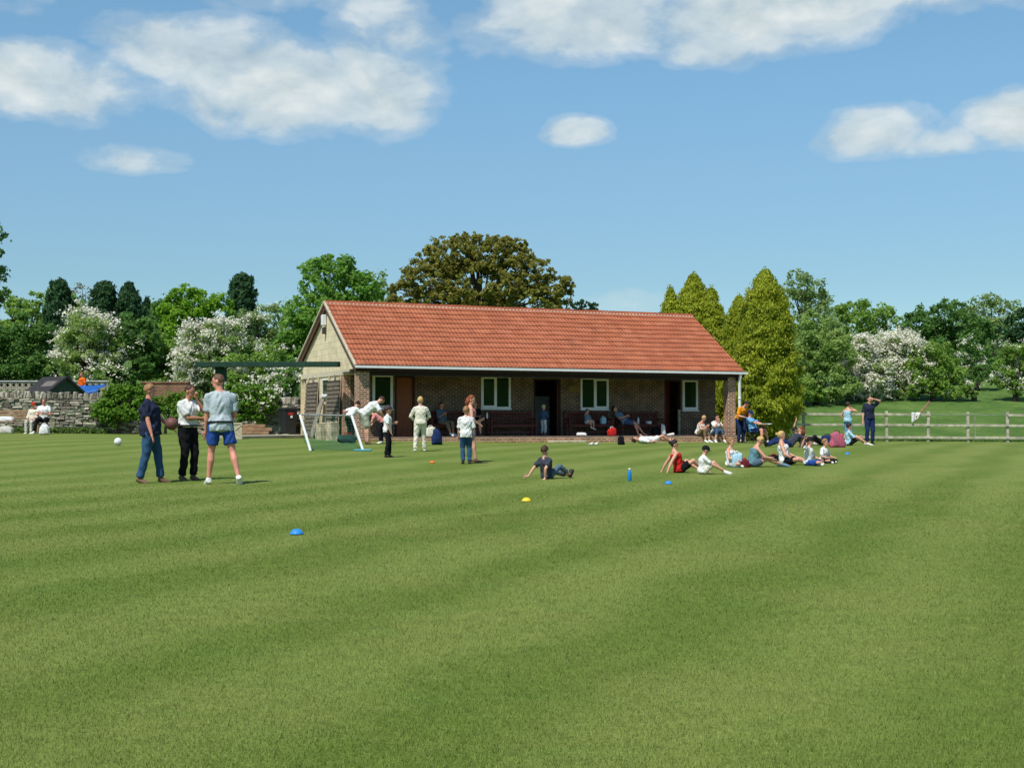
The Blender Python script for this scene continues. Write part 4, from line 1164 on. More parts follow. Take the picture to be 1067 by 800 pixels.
# ------------------------------------------------------------------ fence
def fence():
    y0 = 58.2; xs_ = [818, 837.5, 881, 924, 967, 1008.5, 1050, 1092, 1134]
    pts = []
    for i, px in enumerate(xs_):
        y = y0 - (0.4 if i == 0 else 0) ; p = at_depth(px, 450, y); pts.append(Vector((p.x, y, gzf(p.x, y))))
    b0 = empty('post_and_rail_fence', pts[0]); tag(b0, 'weathered post and rail fence along the right end of the field', 'fence')
    l = lambda p: p - pts[0]
    for i, p in enumerate(pts):
        q = l(p); h = 1.30 + random.uniform(-0.03, 0.05); t = random.uniform(-0.02, 0.02)
        g = MB(); g.beam(q + Vector((0, 0, -0.1)), q + Vector((t, random.uniform(-0.02, 0.02), h)), 0.12, 0.10, up=(0, 1, 0), bev=0.012); g.build('post', M['fence_wood'], b0)
    for i in range(len(pts) - 1):
        for k, z in enumerate((1.16, 0.70, 0.17)):
            a, c = l(pts[i]) + Vector((0, -0.075, z)), l(pts[i + 1]) + Vector((0, -0.075, z))
            if k == 0 and i in (4, 5): 
                if i == 5: continue
                c = a.lerp(c, 0.05); 
            j = 0.012
            a = a + Vector((-0.01, 0, random.uniform(-j, j))); c = c + Vector((0.01, 0.0, random.uniform(-j, j)))
            g = MB(); g.beam(a, c, 0.045, 0.10, bev=0.008); g.build('rail', M['fence_wood'], b0)
    for i in (4, 5):   # a thin wire stands in for the lost top rail
        g = MB(); g.tube([l(pts[i]) + Vector((0, -0.06, 1.19)), (l(pts[i]) + l(pts[i + 1])) / 2 + Vector((0, -0.06, 1.16)), l(pts[i + 1]) + Vector((0, -0.06, 1.19))], 0.012, 6); g.build('wire', M['grey_metal'], b0)
    return pts
fpts = fence()
p = fpts[4]
g = MB(); g.beam(p + Vector((-0.55, -0.16, 1.03)), p + Vector((0.12, 0.10, 1.72)), 0.05, 0.10, bev=0.008)
tag(g.build('loose_rail', M['plank']), 'loose weathered rail sticking up diagonally over the fence beside the white cloth', 'rail')
g = MB(); vs = []; n = 10
for i in range(n + 1):
    for j in range(n + 1):
        u, v = i / n, j / n; vs.append((-0.75 + u * 0.42 * (1 - 0.35 * v) , -0.135 - 0.03 * math.sin(u * 9) - 0.01 * v, 1.25 - v * 0.46 * (1 - 0.5 * u) + 0.015 * math.sin(u * 12)))
g.add([Vector(q) + p for q in vs], [(i * (n + 1) + j, (i + 1) * (n + 1) + j, (i + 1) * (n + 1) + j + 1, i * (n + 1) + j + 1) for i in range(n) for j in range(n)])
o = g.build('white_cloth', CL['white'], None, True); o.modifiers.new('t', 'SOLIDIFY').thickness = 0.01; tag(o, 'white cloth hung over the top rail of the fence', 'cloth')
p = at_depth(1016, 447, 59.5); g = MB(); zz = gzf(p.x, p.y); g.tube([(p.x, p.y, zz - 0.1), (p.x + 0.02, p.y, zz + 0.5), (p.x, p.y, zz + 1.15)], [0.035, 0.032, 0.028], 8)
tag(g.build('stake', M['grey_wood']), 'thin grey stake standing in the meadow just behind the fence', 'stake')

# ------------------------------------------------------------------ trees and shrubs
def leaf_quads(C, N, size, rg, aspect=1.7, along=None):
    """rhombic leaves at C facing N; along: preferred direction of the long axis"""
    n = len(C)
    N = N / (np.linalg.norm(N, axis=1, keepdims=True) + 1e-9)
    A = rg.normal(size=(n, 3)) if along is None else along + rg.normal(size=(n, 3)) * 0.35
    T = A - N * (A * N).sum(1, keepdims=True); T /= (np.linalg.norm(T, axis=1, keepdims=True) + 1e-9)
    B = np.cross(N, T)
    s = (size * rg.uniform(0.6, 1.3, n))[:, None]
    V = np.empty((n, 4, 3), np.float32)
    V[:, 0] = C - T * s * 0.5 * aspect; V[:, 2] = C + T * s * 0.5 * aspect
    off = N * s * 0.12
    V[:, 1] = C - B * s * 0.5 + off; V[:, 3] = C + B * s * 0.5 + off
    return V.reshape(-1, 3)

def rand_dir(rg, n):
    d = rg.normal(size=(n, 3)); return d / np.linalg.norm(d, axis=1, keepdims=True)

def tree(name, label, cat, d, base_px, lobes, mat, leaf=0.15, dens=1.0, clump=0.34, group='trees and bushes round the field', bloom=None, trunk=0.16, seed=0,
         flat=0.75, thin=0.0, limbs=True, depth=0.8, spray=0.0):
    """lobes: (px, py, rx, ry) outlines in the photograph at distance d; each becomes a cloud of leaf clumps"""
    rg = np.random.default_rng(seed + 1000)
    leaf *= 0.80; clump *= 0.88
    k = d / F
    bp = at_depth(base_px, 440, d); bz = gzf(bp.x, d)
    root = empty(name, (bp.x, d, bz)); tag(root, label, cat, group)
    VS = []; BL_ = []; cents = []
    for (px, py, rx, ry) in lobes:
        c = at_depth(px, py, d); c = np.array([c.x - bp.x, rg.uniform(-0.15, 0.15) * rx * k, c.z - bz])
        rad = np.array([rx * k, rx * k * depth, ry * k])
        cents.append((c, rad))
        nc = max(5, int(2.2 * (rx * ry) / max((clump * min(rx, ry)) ** 2, 9) * 1.3))
        dirs = rand_dir(rg, nc); rr = rg.uniform(0.35, 0.92, nc) ** 0.6
        cc = c + dirs * rad * rr[:, None]
        cr = clump * min(rad[0], rad[2]) * rg.uniform(0.65, 1.25, nc)
        per = int(dens * 1.15 * (rx * k * ry * k * math.pi) * 5.0 / (leaf * leaf * 0.9) / nc)
        for i in range(nc):
            m = max(6, int(per * rg.uniform(0.6, 1.3)))
            dd = rand_dir(rg, m); dd[:, 2] += 0.25
            dd /= np.linalg.norm(dd, axis=1, keepdims=True)
            lump = 1 + 0.35 * np.sin(dd[:, 0] * 5 + rg.uniform(0, 6)) * np.sin(dd[:, 2] * 4 + rg.uniform(0, 6)) 
            rr_ = (rg.random(m) ** 0.45) * lump
            p = cc[i] + dd * (cr[i] * rr_)[:, None] * np.array([1, 1, flat])
            if spray:
                p += rg.normal(size=(m, 3)) * cr[i] * spray
            keep = (p[:, 2] > 0.05)
            if thin: keep &= rg.random(m) > thin
            p = p[keep]; dd = dd[keep]
            nrm = dd * 0.7 + rg.normal(size=dd.shape) * 0.55 + np.array([0, 0, 0.35])
            VS.append(leaf_quads(p, nrm, leaf, rg))
            if bloom:
                zrel = (cc[i][2] - c[2]) / rad[2]; 
                if rg.random() < bloom['p'] * (0.75 + 0.5 * zrel):
                    ns = int(bloom.get('n', 9) * cr[i] / 0.5 + 2)
                    for q in range(ns):
                        d0 = rand_dir(rg, 1)[0]; d0[2] = abs(d0[2]) * 0.9 + 0.1; d0 /= np.linalg.norm(d0)
                        st = cc[i] + d0 * cr[i] * rg.uniform(0.75, 1.05)
                        tdir = d0 * 0.5 + rg.normal(size=3) * 0.7; tdir[2] *= 0.45; tdir /= np.linalg.norm(tdir)
                        mm = rg.integers(12, 30); t = np.linspace(0, rg.uniform(0.35, 0.9), mm)
                        pp = st + tdir * t[:, None] + rg.normal(size=(mm, 3)) * 0.065; pp[:, 2] -= t * t * 0.25
                        BL_.append(leaf_quads(pp, rg.normal(size=(mm, 3)) + np.array([0, -0.3, 0.9]), bloom.get('size', 0.11), rg, 1.2))
    V = np.concatenate(VS)
    link('crown', np_mesh('crown', V, np.arange(len(V)).reshape(-1, 4)), M[mat], root)
    if BL_:
        V = np.concatenate(BL_); link('blossom', np_mesh('blossom', V, np.arange(len(V)).reshape(-1, 4)), M['blossom'], root)
    if limbs:
        g = MB(); top = max(c[2] for c, r_ in cents)
        lowc = min(c[2] - r_[2] * 0.3 for c, r_ in cents); cx = float(np.mean([c[0] for c, r_ in cents]))
        th = max(0.6, min(lowc, top * 0.5))
        g.tube([(0, 0, -0.2), (0.02, 0, th * 0.5), (cx * 0.25, 0, th), (cx * 0.8, 0.0, max(th + 0.3, top * 0.85))], [trunk * 1.35, trunk, trunk * 0.85, trunk * 0.25], 9)
        for c, r_ in cents:
            for q in range(3):
                e = c + rand_dir(rg, 1)[0] * r_ * 0.75
                s0 = np.array([cx * 0.2, 0, th * rg.uniform(0.75, 1.05)]); mid = (s0 + e) / 2 + np.array([0, 0, 0.12 * np.linalg.norm(e - s0)]) * rg.uniform(-0.4, 1)
                g.tube([s0, mid, e], [trunk * 0.5, trunk * 0.28, trunk * 0.08], 6)
        g.build('trunk', M['bark'], root, True)
    return root

def conifer(name, label, d, px, top, base, hw, mat, leaf=0.14, dens=1.0, seed=0, power=0.75, shoulder=0.12, group='trees and bushes round the field', lean=0.0, ragged=0.12, tip=2.1):
    rg = np.random.default_rng(seed + 5000); k = d / F
    bp = at_depth(px, 440, d); bz = gzf(bp.x, d); H_ = at_depth(px, top, d).z - bz
    zb = max(0.1, at_depth(px, base, d).z - bz); W = hw * k
    root = empty(name, (bp.x, d, bz)); tag(root, label, 'tree', group)
    prof = lambda t: W * np.minimum(np.maximum(1.0 - t, 0) ** power, tip * np.maximum(1.0 - t, 0) + 0.015) * np.clip((t + shoulder) / (shoulder + 0.12), 0.55, 1)
    nb = int(370 * (W * 2) * (H_ - zb) / 12 + 80)
    VS = []
    for i in range(nb):
        t = rg.random() ** 1.15 * 0.985; a = rg.uniform(0, 2 * np.pi); rad = prof(t) * rg.uniform(0.72, 1.0 + ragged)
        rise = min(0.15 + 0.45 * rg.random() ** 2, 0.4 * rad + 0.15)
        st = np.array([math.cos(a) * rad * 0.5 + lean * t, math.sin(a) * rad * 0.5, zb + (H_ - zb) * t - 0.2])
        en = np.array([math.cos(a) * rad + lean * t, math.sin(a) * rad, zb + (H_ - zb) * t + rise])
        if rg.random() < 0.25: en = st + (en - st) * rg.uniform(1.05, 1.3)
        en[2] = min(en[2], H_ * 1.01)
        m = int(dens * 62 * (0.14 / leaf) ** 1.6)
        s = rg.random(m) ** 0.6
        p = st + (en - st) * s[:, None] + rg.normal(size=(m, 3)) * np.array([0.22, 0.22, 0.15]) * (1.15 - 0.75 * s[:, None]) * min(1, 0.25 + rad)
        out = np.array([math.cos(a), math.sin(a), 0.35])
        VS.append(leaf_quads(p, out + rg.normal(size=(m, 3)) * 0.55, leaf, rg, 2.3, along=np.tile(np.array([math.cos(a) * 0.35, math.sin(a) * 0.35, 1.0]), (m, 1))))
    m = int(60 * dens); p = np.stack([rg.normal(size=m) * 0.06 + lean, rg.normal(size=m) * 0.06, H_ - 0.5 + rg.random(m) * 0.75], 1)
    VS.append(leaf_quads(p, rg.normal(size=(m, 3)), leaf * 0.8, rg, 2.5, along=np.tile(np.array([0, 0, 1.0]), (m, 1))))
    V = np.concatenate(VS); V[:, 2] = np.maximum(V[:, 2], 0.03)
    link('crown', np_mesh('crown', V, np.arange(len(V)).reshape(-1, 4)), M[mat], root)
    g = MB(); g.tube([(0, 0, -0.2), (lean * 0.5, 0, H_ * 0.5), (lean, 0, H_ * 0.95)], [0.20, 0.13, 0.02], 8); g.build('trunk', M['bark'], root, True)
    return root

HAW = dict(p=0.95, n=11, size=0.12)
# --- behind the left-hand wall, far rows first
tree('tree', 'yellow-green tree top at the far left, behind the dark rounded bush', 'tree', 92, 25, [(8, 325, 30, 22), (45, 322, 26, 20), (72, 325, 20, 18), (20, 350, 40, 30)], 'leaf_mid', 0.20, seed=1)
conifer('conifer', 'dark upright conifer, leftmost of those above the blossom trees', 88, 61, 293, 400, 17, 'leaf_deep', 0.11, 1.0, 2, power=0.36, tip=4.5, ragged=0.2)
conifer('conifer', 'dark broad conifer directly above the left-hand white blossom tree', 90, 108, 295, 400, 18, 'leaf_deep', 0.11, 1.0, 3, power=0.36, tip=4.0, ragged=0.2)
conifer('conifer', 'dark pointed conifer with a ragged tip, right beside the broad one', 90, 133, 296, 400, 17, 'leaf_deep', 0.11, 0.9, 4, power=0.55, tip=2.6, ragged=0.35)
conifer('conifer', 'small dark conifer tip between the pointed conifer and the bright round tree', 92, 152, 312, 400, 10, 'leaf_deep', 0.11, 0.9, 41, power=0.6)
conifer('conifer', 'lone dark egg-shaped conifer standing above the white blossom left of the roof', 90, 251, 287, 400, 18, 'leaf_deep', 0.11, 1.1, 5, power=0.32, tip=5.5, ragged=0.2)
tree('tree', 'pale bare twiggy tree top between two dark conifers at the left', 'tree', 100, 88, [(86, 312, 22, 18), (90, 335, 24, 24)], 'leaf_twig', 0.16, 0.4, seed=6, thin=0.3)
tree('tree', 'bright yellow-green round tree between the pointed conifers and the egg-shaped conifer', 'tree', 80, 202, [(200, 322, 30, 24), (178, 326, 16, 20), (225, 325, 18, 20), (205, 350, 42, 30), (192, 308, 18, 12)], 'leaf_bright', 0.16, seed=7)
tree('tree', 'dark green tree top just left of the bright round tree', 'tree', 86, 170, [(170, 322, 14, 14), (165, 345, 18, 22)], 'leaf_dark', 0.17, seed=8)
tree('bush', 'big dark green rounded bush at the far left behind the wall', 'bush', 72, 18, [(-18, 365, 38, 40), (20, 362, 34, 38), (42, 372, 26, 34), (15, 390, 50, 22)], 'leaf_dark', 0.15, 1.1, seed=9)
tree('hawthorn_tree', 'white flowering hawthorn above the orange figure at the left', 'tree', 70, 92, [(92, 345, 26, 26), (74, 362, 20, 26), (108, 360, 22, 28), (90, 385, 40, 24)], 'leaf_haw', 0.13, 0.9, seed=10, bloom=dict(p=0.48, n=6, size=0.095))
tree('bush', 'mid green bush with a few white flowers right of the left-hand hawthorn', 'bush', 71, 138, [(135, 352, 24, 26), (152, 360, 18, 30), (138, 382, 30, 22)], 'leaf_dark', 0.14, 1.0, seed=11, bloom=dict(p=0.10, n=5, size=0.085))
tree('bush', 'fresh green bush between the two flowering hawthorns at the left', 'bush', 72, 172, [(166, 372, 18, 26), (180, 380, 18, 24), (165, 395, 26, 16)], 'leaf_mid', 0.14, 1.0, seed=12)
tree('hawthorn_tree', 'white flowering hawthorn behind the three standing men', 'tree', 66, 214, [(212, 360, 26, 26), (200, 380, 20, 22), (232, 352, 22, 18), (228, 380, 24, 26), (205, 400, 24, 14)], 'leaf_haw', 0.12, 0.9, seed=13, bloom=dict(p=0.75, n=8, size=0.09))
tree('hawthorn_tree', 'pale hawthorn with a dusting of white between the bright blossom and the maple', 'tree', 74, 268, [(262, 345, 26, 24), (282, 335, 20, 22), (265, 372, 32, 28)], 'leaf_pale', 0.13, 0.9, seed=14, bloom=dict(p=0.16, n=4, size=0.085))
tree('bush', 'green bush under the long green beam left of the gable', 'bush', 64, 262, [(255, 388, 26, 22), (280, 380, 20, 24), (285, 400, 22, 18), (250, 405, 24, 14)], 'leaf_mid', 0.13, 1.1, seed=15, bloom=dict(p=0.09, n=5, size=0.085))
tree('maple_tree', 'tall rich green maple right behind the left gable', 'tree', 70, 340, [(345, 295, 38, 30), (318, 325, 30, 26), (378, 305, 24, 22), (350, 275, 22, 12), (310, 352, 22, 28), (350, 335, 50, 30), (300, 375, 16, 26), (385, 325, 22, 22)], 'leaf_maple', 0.17, 1.0, seed=16)
tree('tree', 'thin pale tree top between the maple and the big brown-leaved tree', 'tree', 95, 393, [(392, 298, 14, 18), (402, 312, 14, 16), (385, 315, 12, 16)], 'leaf_pale', 0.17, 0.55, seed=17, thin=0.25)
tree('tree', 'large spreading brown-olive tree rising behind the middle of the tiled roof', 'tree', 88, 502, [(470, 268, 36, 24), (512, 266, 42, 22), (545, 285, 34, 24), (445, 290, 32, 22), (420, 308, 20, 18), (575, 300, 22, 20), (500, 298, 60, 30), (470, 318, 60, 18), (555, 315, 45, 18), (490, 250, 24, 9), (434, 282, 14, 10), (592, 298, 9, 9), (410, 320, 14, 14), (525, 256, 30, 12)], 'leaf_olive', 0.16, 1.25, seed=18, trunk=0.28, clump=0.20)
tree('tree', 'small dark green tree top peeping over the ridge right of the brown tree', 'tree', 96, 608, [(608, 320, 18, 7), (620, 326, 10, 6), (606, 335, 22, 14)], 'leaf_deep', 0.18, seed=19)
# the tree cut by the left edge of the photograph
tree('tree', 'dark leafy tree cut off by the left edge, nearest the field', 'tree', 60, -46, [(-30, 250, 38, 26), (-30, 285, 36, 26), (-28, 232, 32, 12), (-34, 312, 38, 20), (-50, 270, 40, 50), (4, 305, 7, 7)], 'leaf_dark', 0.15, 0.8, seed=20, trunk=0.25, clump=0.3)
# --- golden conifers beside the pavilion
conifer('golden_conifer', 'tallest golden conifer, right of the pavilion downpipe', 58, 798, 284, 452, 37, 'leaf_gold', 0.065, 1.0, 21, power=0.42, tip=2.6, ragged=0.14)
conifer('golden_conifer', 'golden conifer just left of the tallest one, merging into its side', 60, 771, 311, 452, 24, 'leaf_gold', 0.065, 1.0, 22, power=0.42, tip=2.4, ragged=0.14)
conifer('golden_conifer', 'broad golden conifer rising behind the right end of the roof ridge', 62, 724, 288, 452, 33, 'leaf_gold', 0.068, 1.0, 23, power=0.48, tip=2.0, ragged=0.25)
conifer('golden_conifer', 'golden conifer between the broad one and the merging one', 61.5, 742, 302, 452, 22, 'leaf_gold', 0.068, 1.0, 25, power=0.5, tip=2.2, ragged=0.25)
conifer('golden_conifer', 'narrow golden conifer tip, leftmost behind the roof ridge', 62.5, 699, 302, 452, 21, 'leaf_gold', 0.068, 0.9, 24, power=0.6, ragged=0.3)
# --- the right-hand side
tree('tree', 'tall thin pale green tree right behind the tallest golden conifer', 'tree', 90, 842, [(838, 300, 22, 18), (852, 318, 18, 22), (828, 320, 16, 22), (848, 345, 28, 28), (832, 290, 14, 10)], 'leaf_pale', 0.15, 0.7, seed=26, thin=0.15)
tree('tree', 'yellow-green round tree top between the pale tree and the dark wood at the right', 'tree', 110, 900, [(900, 328, 32, 18), (880, 338, 24, 20), (920, 340, 22, 20), (895, 358, 46, 24)], 'leaf_mid', 0.22, 0.8, seed=27)
tree('tree', 'distant grey-green tree top behind the pale tree, half bare', 'tree', 118, 872, [(868, 330, 18, 14), (872, 350, 26, 20)], 'leaf_pale', 0.22, 0.5, seed=271, thin=0.2)
tree('tree', 'big dark green spreading tree above the white hawthorns at the right', 'tree', 104, 982, [(985, 330, 32, 20), (960, 340, 24, 20), (1008, 345, 26, 22), (982, 360, 48, 26), (1000, 375, 36, 22)], 'leaf_dark', 0.21, 1.0, seed=28)
tree('tree', 'pale thin-leaved tree between the dark spreading tree and the right edge', 'tree', 112, 1036, [(1030, 325, 26, 18), (1048, 330, 18, 20), (1018, 340, 18, 18), (1035, 355, 30, 26), (1030, 312, 14, 8)], 'leaf_pale', 0.22, 0.6, seed=29, thin=0.2)
tree('tree', 'very dark tree at the right edge above the last hawthorn', 'tree', 98, 1070, [(1066, 338, 20, 22), (1080, 350, 26, 34), (1060, 355, 18, 16)], 'leaf_deep', 0.20, 1.0, seed=30)
tree('bush', 'tall green hedge bush between the golden conifer and the white hawthorn', 'bush', 80, 850, [(852, 365, 26, 34), (872, 372, 22, 30), (838, 385, 20, 34), (860, 400, 36, 20), (848, 340, 18, 20)], 'leaf_haw', 0.14, 1.05, seed=31)
tree('bush', 'low green bush at the meadow edge behind the golden conifer', 'bush', 79, 832, [(828, 405, 22, 18), (845, 410, 18, 10)], 'leaf_mid', 0.13, 1.0, seed=311)
tree('hawthorn_tree', 'white flowering hawthorn nearest the man shading his eyes', 'tree', 82, 902, [(892, 372, 20, 22), (908, 385, 22, 22), (884, 395, 14, 18), (905, 405, 22, 14), (888, 408, 16, 10), (898, 360, 14, 10)], 'leaf_haw', 0.13, 0.9, seed=32, bloom=dict(p=0.95, n=9, size=0.105))
tree('hawthorn_tree', 'tallest white flowering hawthorn, just left of the loose fence rail', 'tree', 83, 936, [(932, 362, 20, 18), (945, 372, 18, 22), (926, 378, 16, 20), (938, 400, 22, 17)], 'leaf_haw', 0.13, 0.9, seed=33, bloom=dict(p=0.95, n=10, size=0.10))
tree('hawthorn_tree', 'green hawthorn with a little white on its right shoulder behind the white cloth', 'tree', 82, 972, [(972, 372, 22, 22), (960, 385, 18, 20), (985, 385, 20, 20), (965, 404, 24, 13), (992, 404, 20, 13), (945, 408, 14, 9)], 'leaf_mid', 0.13, 1.05, seed=34, bloom=dict(p=0.10, n=6, size=0.11))
tree('hawthorn_tree', 'sparse white and green hawthorn standing back under the dark spreading tree', 'tree', 96, 1012, [(1012, 368, 12, 16), (1008, 385, 16, 12), (1022, 385, 12, 14)], 'leaf_dark', 0.17, 0.9, seed=35, bloom=dict(p=0.25, n=4, size=0.10))
tree('hawthorn_tree', 'hawthorn with scattered white blossom at the right edge of the meadow', 'tree', 82, 1058, [(1056, 375, 20, 20), (1075, 378, 20, 22), (1048, 392, 14, 14), (1064, 402, 18, 11)], 'leaf_mid', 0.13, 0.95, seed=36, bloom=dict(p=0.28, n=5, size=0.09))
tree('bush', 'low dark bush in shade between the two right-hand hawthorns', 'bush', 88, 1018, [(1022, 390, 18, 10), (1035, 385, 14, 14)], 'leaf_dark', 0.17, 1.0, seed=37)
tree('bush', 'small bush on the meadow just right of the loose fence rail', 'bush', 82, 1015, [(1012, 410, 10, 6), (1002, 408, 8, 7)], 'leaf_haw', 0.12, 1.0, seed=38)
# a far wood closing the skyline gaps
def far_wood():
    rg = np.random.default_rng(99); VS = []
    for px in np.arange(-120, 1200, 9.0):
        y = rg.uniform(150, 190); top = 345 + 14 * math.sin(px * 0.03) + rg.uniform(-8, 8)
        c = at_depth(px, top + 25, y); zb = gzf(c.x, y); R_ = rg.uniform(2.4, 4.2)
        for q in range(6):
            cc = np.array([c.x + rg.normal() * 1.2, y + rg.normal() * 3, zb + (c.z - zb) * (q + 1) / 6])
            m = 150; dd = rand_dir(rg, m)
            VS.append(leaf_quads(cc + dd * R_ * rg.uniform(0.5, 1.0, (m, 1)) * np.array([1, 1, 0.8]), dd + rg.normal(size=(m, 3)) * 0.5 + np.array([0, 0, 0.4]), 0.75, rg))
    for k in range(95):
        a = R(75 + 215 * k / 94); rr_ = rg.uniform(88, 104); cx_, cy_ = rr_ * math.sin(a), rr_ * math.cos(a); zb = gzf(cx_, cy_); R_ = rg.uniform(2.6, 4.4)
        for q in range(5):
            cc = np.array([cx_ + rg.normal() * 1.2, cy_ + rg.normal() * 2, zb + 0.8 + rg.uniform(7, 12) * (q + 0.4) / 5])
            m = 130; dd = rand_dir(rg, m)
            VS.append(leaf_quads(cc + dd * R_ * rg.uniform(0.5, 1.0, (m, 1)) * np.array([1, 1, 0.8]), dd + rg.normal(size=(m, 3)) * 0.5 + np.array([0, 0, 0.4]), 0.8, rg))
    V = np.concatenate(VS); o = link('far_wood', np_mesh('far_wood', V, np.arange(len(V)).reshape(-1, 4)), M['leaf_dark'])
    o['kind'] = 'stuff'; o['label'] = 'far green wood along the skyline and round the field'; o['category'] = 'wood'
far_wood()

def ivy(label, d, lobes, mat='leaf_ivy', seed=0, leaf=0.10, name='ivy_hedge', bloom=None):
    return tree(name, label, 'hedge', d, lobes[0][0], lobes, mat, leaf, 1.15, 0.34, 'ivy mounds along the stone walls', bloom, 0.06, seed, depth=0.5)
ivy('leafy ivy mound on the stone wall left of the man in navy', 54.0, [(122, 425, 24, 20), (108, 428, 14, 16), (140, 420, 16, 20), (125, 410, 20, 10), (147, 412, 8, 14)], seed=50)
ivy('leafy ivy mound behind the three standing men', 56.5, [(172, 420, 16, 14), (190, 425, 14, 18), (205, 425, 16, 18)], seed=51)
ivy('leafy ivy mound on the wall between the man in grey and the wheelie bin', 54.5, [(250, 422, 22, 20), (268, 424, 18, 18), (240, 412, 16, 12), (280, 418, 12, 14), (255, 408, 22, 10)], seed=52, bloom=dict(p=0.06, n=4, size=0.09))
tree('bush', 'leafy bush with white sprigs above the wall beside the wheelie bin', 'bush', 58, 292, [(290, 402, 18, 14), (302, 396, 14, 18), (278, 405, 14, 10), (306, 418, 9, 16)], 'leaf_maple', 0.12, 1.0, seed=53, bloom=dict(p=0.25, n=4, size=0.10))
# weeds at the foot of the wall
def weeds():
    rg = np.random.default_rng(5); VS = []
    for i in range(260):
        px = rg.uniform(-10, 110); p = at_depth(px, 450, 53.1 + (px / 110) * 0.9 + rg.uniform(-0.25, 0.15)); z = gzf(p.x, p.y)
        m = 14; c = np.array([p.x, p.y, z]) + np.abs(rg.normal(size=(m, 3))) * np.array([0.08, 0.05, 0.08]) 
        VS.append(leaf_quads(c, rg.normal(size=(m, 3)), 0.07, rg, 3.0, along=np.tile(np.array([0, 0, 1.0]), (m, 1))))
    V = np.concatenate(VS); o = link('weeds', np_mesh('weeds', V, np.arange(len(V)).reshape(-1, 4)), M['weed'])
    o['kind'] = 'stuff'; o['label'] = 'weeds along the foot of the left stone wall'; o['category'] = 'weeds'
weeds()

# ------------------------------------------------------------------ small things on the field
def marker(px, py, mat, label):
    p = at(px, py); g = MB(); n = 20
    prof = [(q_ * 0.72, w_ * 0.75) for q_, w_ in [(0.095, 0.0), (0.098, 0.006), (0.085, 0.022), (0.060, 0.050), (0.036, 0.066), (0.030, 0.064), (0.052, 0.045), (0.078, 0.016), (0.088, 0.003)]]
    vs = [(r_ * math.cos(2 * math.pi * k / n), r_ * math.sin(2 * math.pi * k / n), z) for r_, z in prof for k in range(n)]
    g.add(vs, [(i * n + k, i * n + (k + 1) % n, (i + 1) * n + (k + 1) % n, (i + 1) * n + k) for i in range(len(prof) - 1) for k in range(n)])
    o = g.build('marker_disc', M[mat], None, True); o.location = p + Vector((0, 0, 0.008)); tag(o, label, 'marker disc', 'flat plastic marker discs on the grass')
marker(309, 557, 'disc_blue', 'blue marker disc alone on the open grass, nearest the camera')
marker(548.5, 522.5, 'disc_yellow', 'yellow marker disc on the grass in front of the seated boy')
marker(696.5, 504.5, 'disc_blue', 'blue marker disc on the grass just in front of the girl in red')
marker(450.5, 482.5, 'disc_orange', 'orange marker disc on the grass left of the boy in jeans')
marker(883, 473.5, 'disc_blue', 'blue marker disc on the grass between the seated group and the fence')

def football():
    p = at(123, 464.2); g = MB(); r_ = 0.113
    bm = bmesh.new(); bmesh.ops.create_icosphere(bm, subdivisions=4, radius=r_)
    ico = bmesh.new(); bmesh.ops.create_icosphere(ico, subdivisions=1, radius=1); dirs = [v.co.normalized() for v in ico.verts]; ico.free()
    for f in bm.faces:
        c = f.calc_center_median().normalized(); f.smooth = True
        f.material_index = 1 if max(c.dot(d) for d in dirs) > 0.952 else 0
    me = bpy.data.meshes.new('football'); bm.to_mesh(me); bm.free()
    o = link('football', me, [M['ball_white'], plain('ball_panel', (0.62, 0.62, 0.60, 1), 0.5, 0.1)]); o.location = p + Vector((0, 0, r_)); tag(o, 'white football lying on the grass near the ivy mound', 'football')
football()
def bottle(name, p, h, mat, capm, label, r_=0.036):
    b0 = empty(name, p); tag(b0, label, 'bottle')
    g = MB(); g.tube([(0, 0, 0), (0, 0, 0.01 * h / 0.25), (0, 0, h * 0.62), (0, 0, h * 0.78), (0, 0, h * 0.84)], [r_ * 0.9, r_, r_, r_ * 0.7, r_ * 0.45], 14); g.build('bottle_body', mat, b0, True)
    g = MB(); g.tube([(0, 0, h * 0.845), (0, 0, h * 0.95), (0, 0, h)], [r_ * 0.6, r_ * 0.55, r_ * 0.3], 12); g.build('bottle_cap', capm, b0, True)
bottle('water_bottle', at(656, 501), 0.235, M['bottle_blue'], M['white_paint'], 'blue water bottle with a white cap standing on the grass', 0.038)
bottle('water_bottle', BL(U_at(507.5, 1.34), 1.34, FLOOR + 0.657), 0.26, M['white_paint'], M['grey_metal'], 'white bottle standing on the arm of the empty bench')

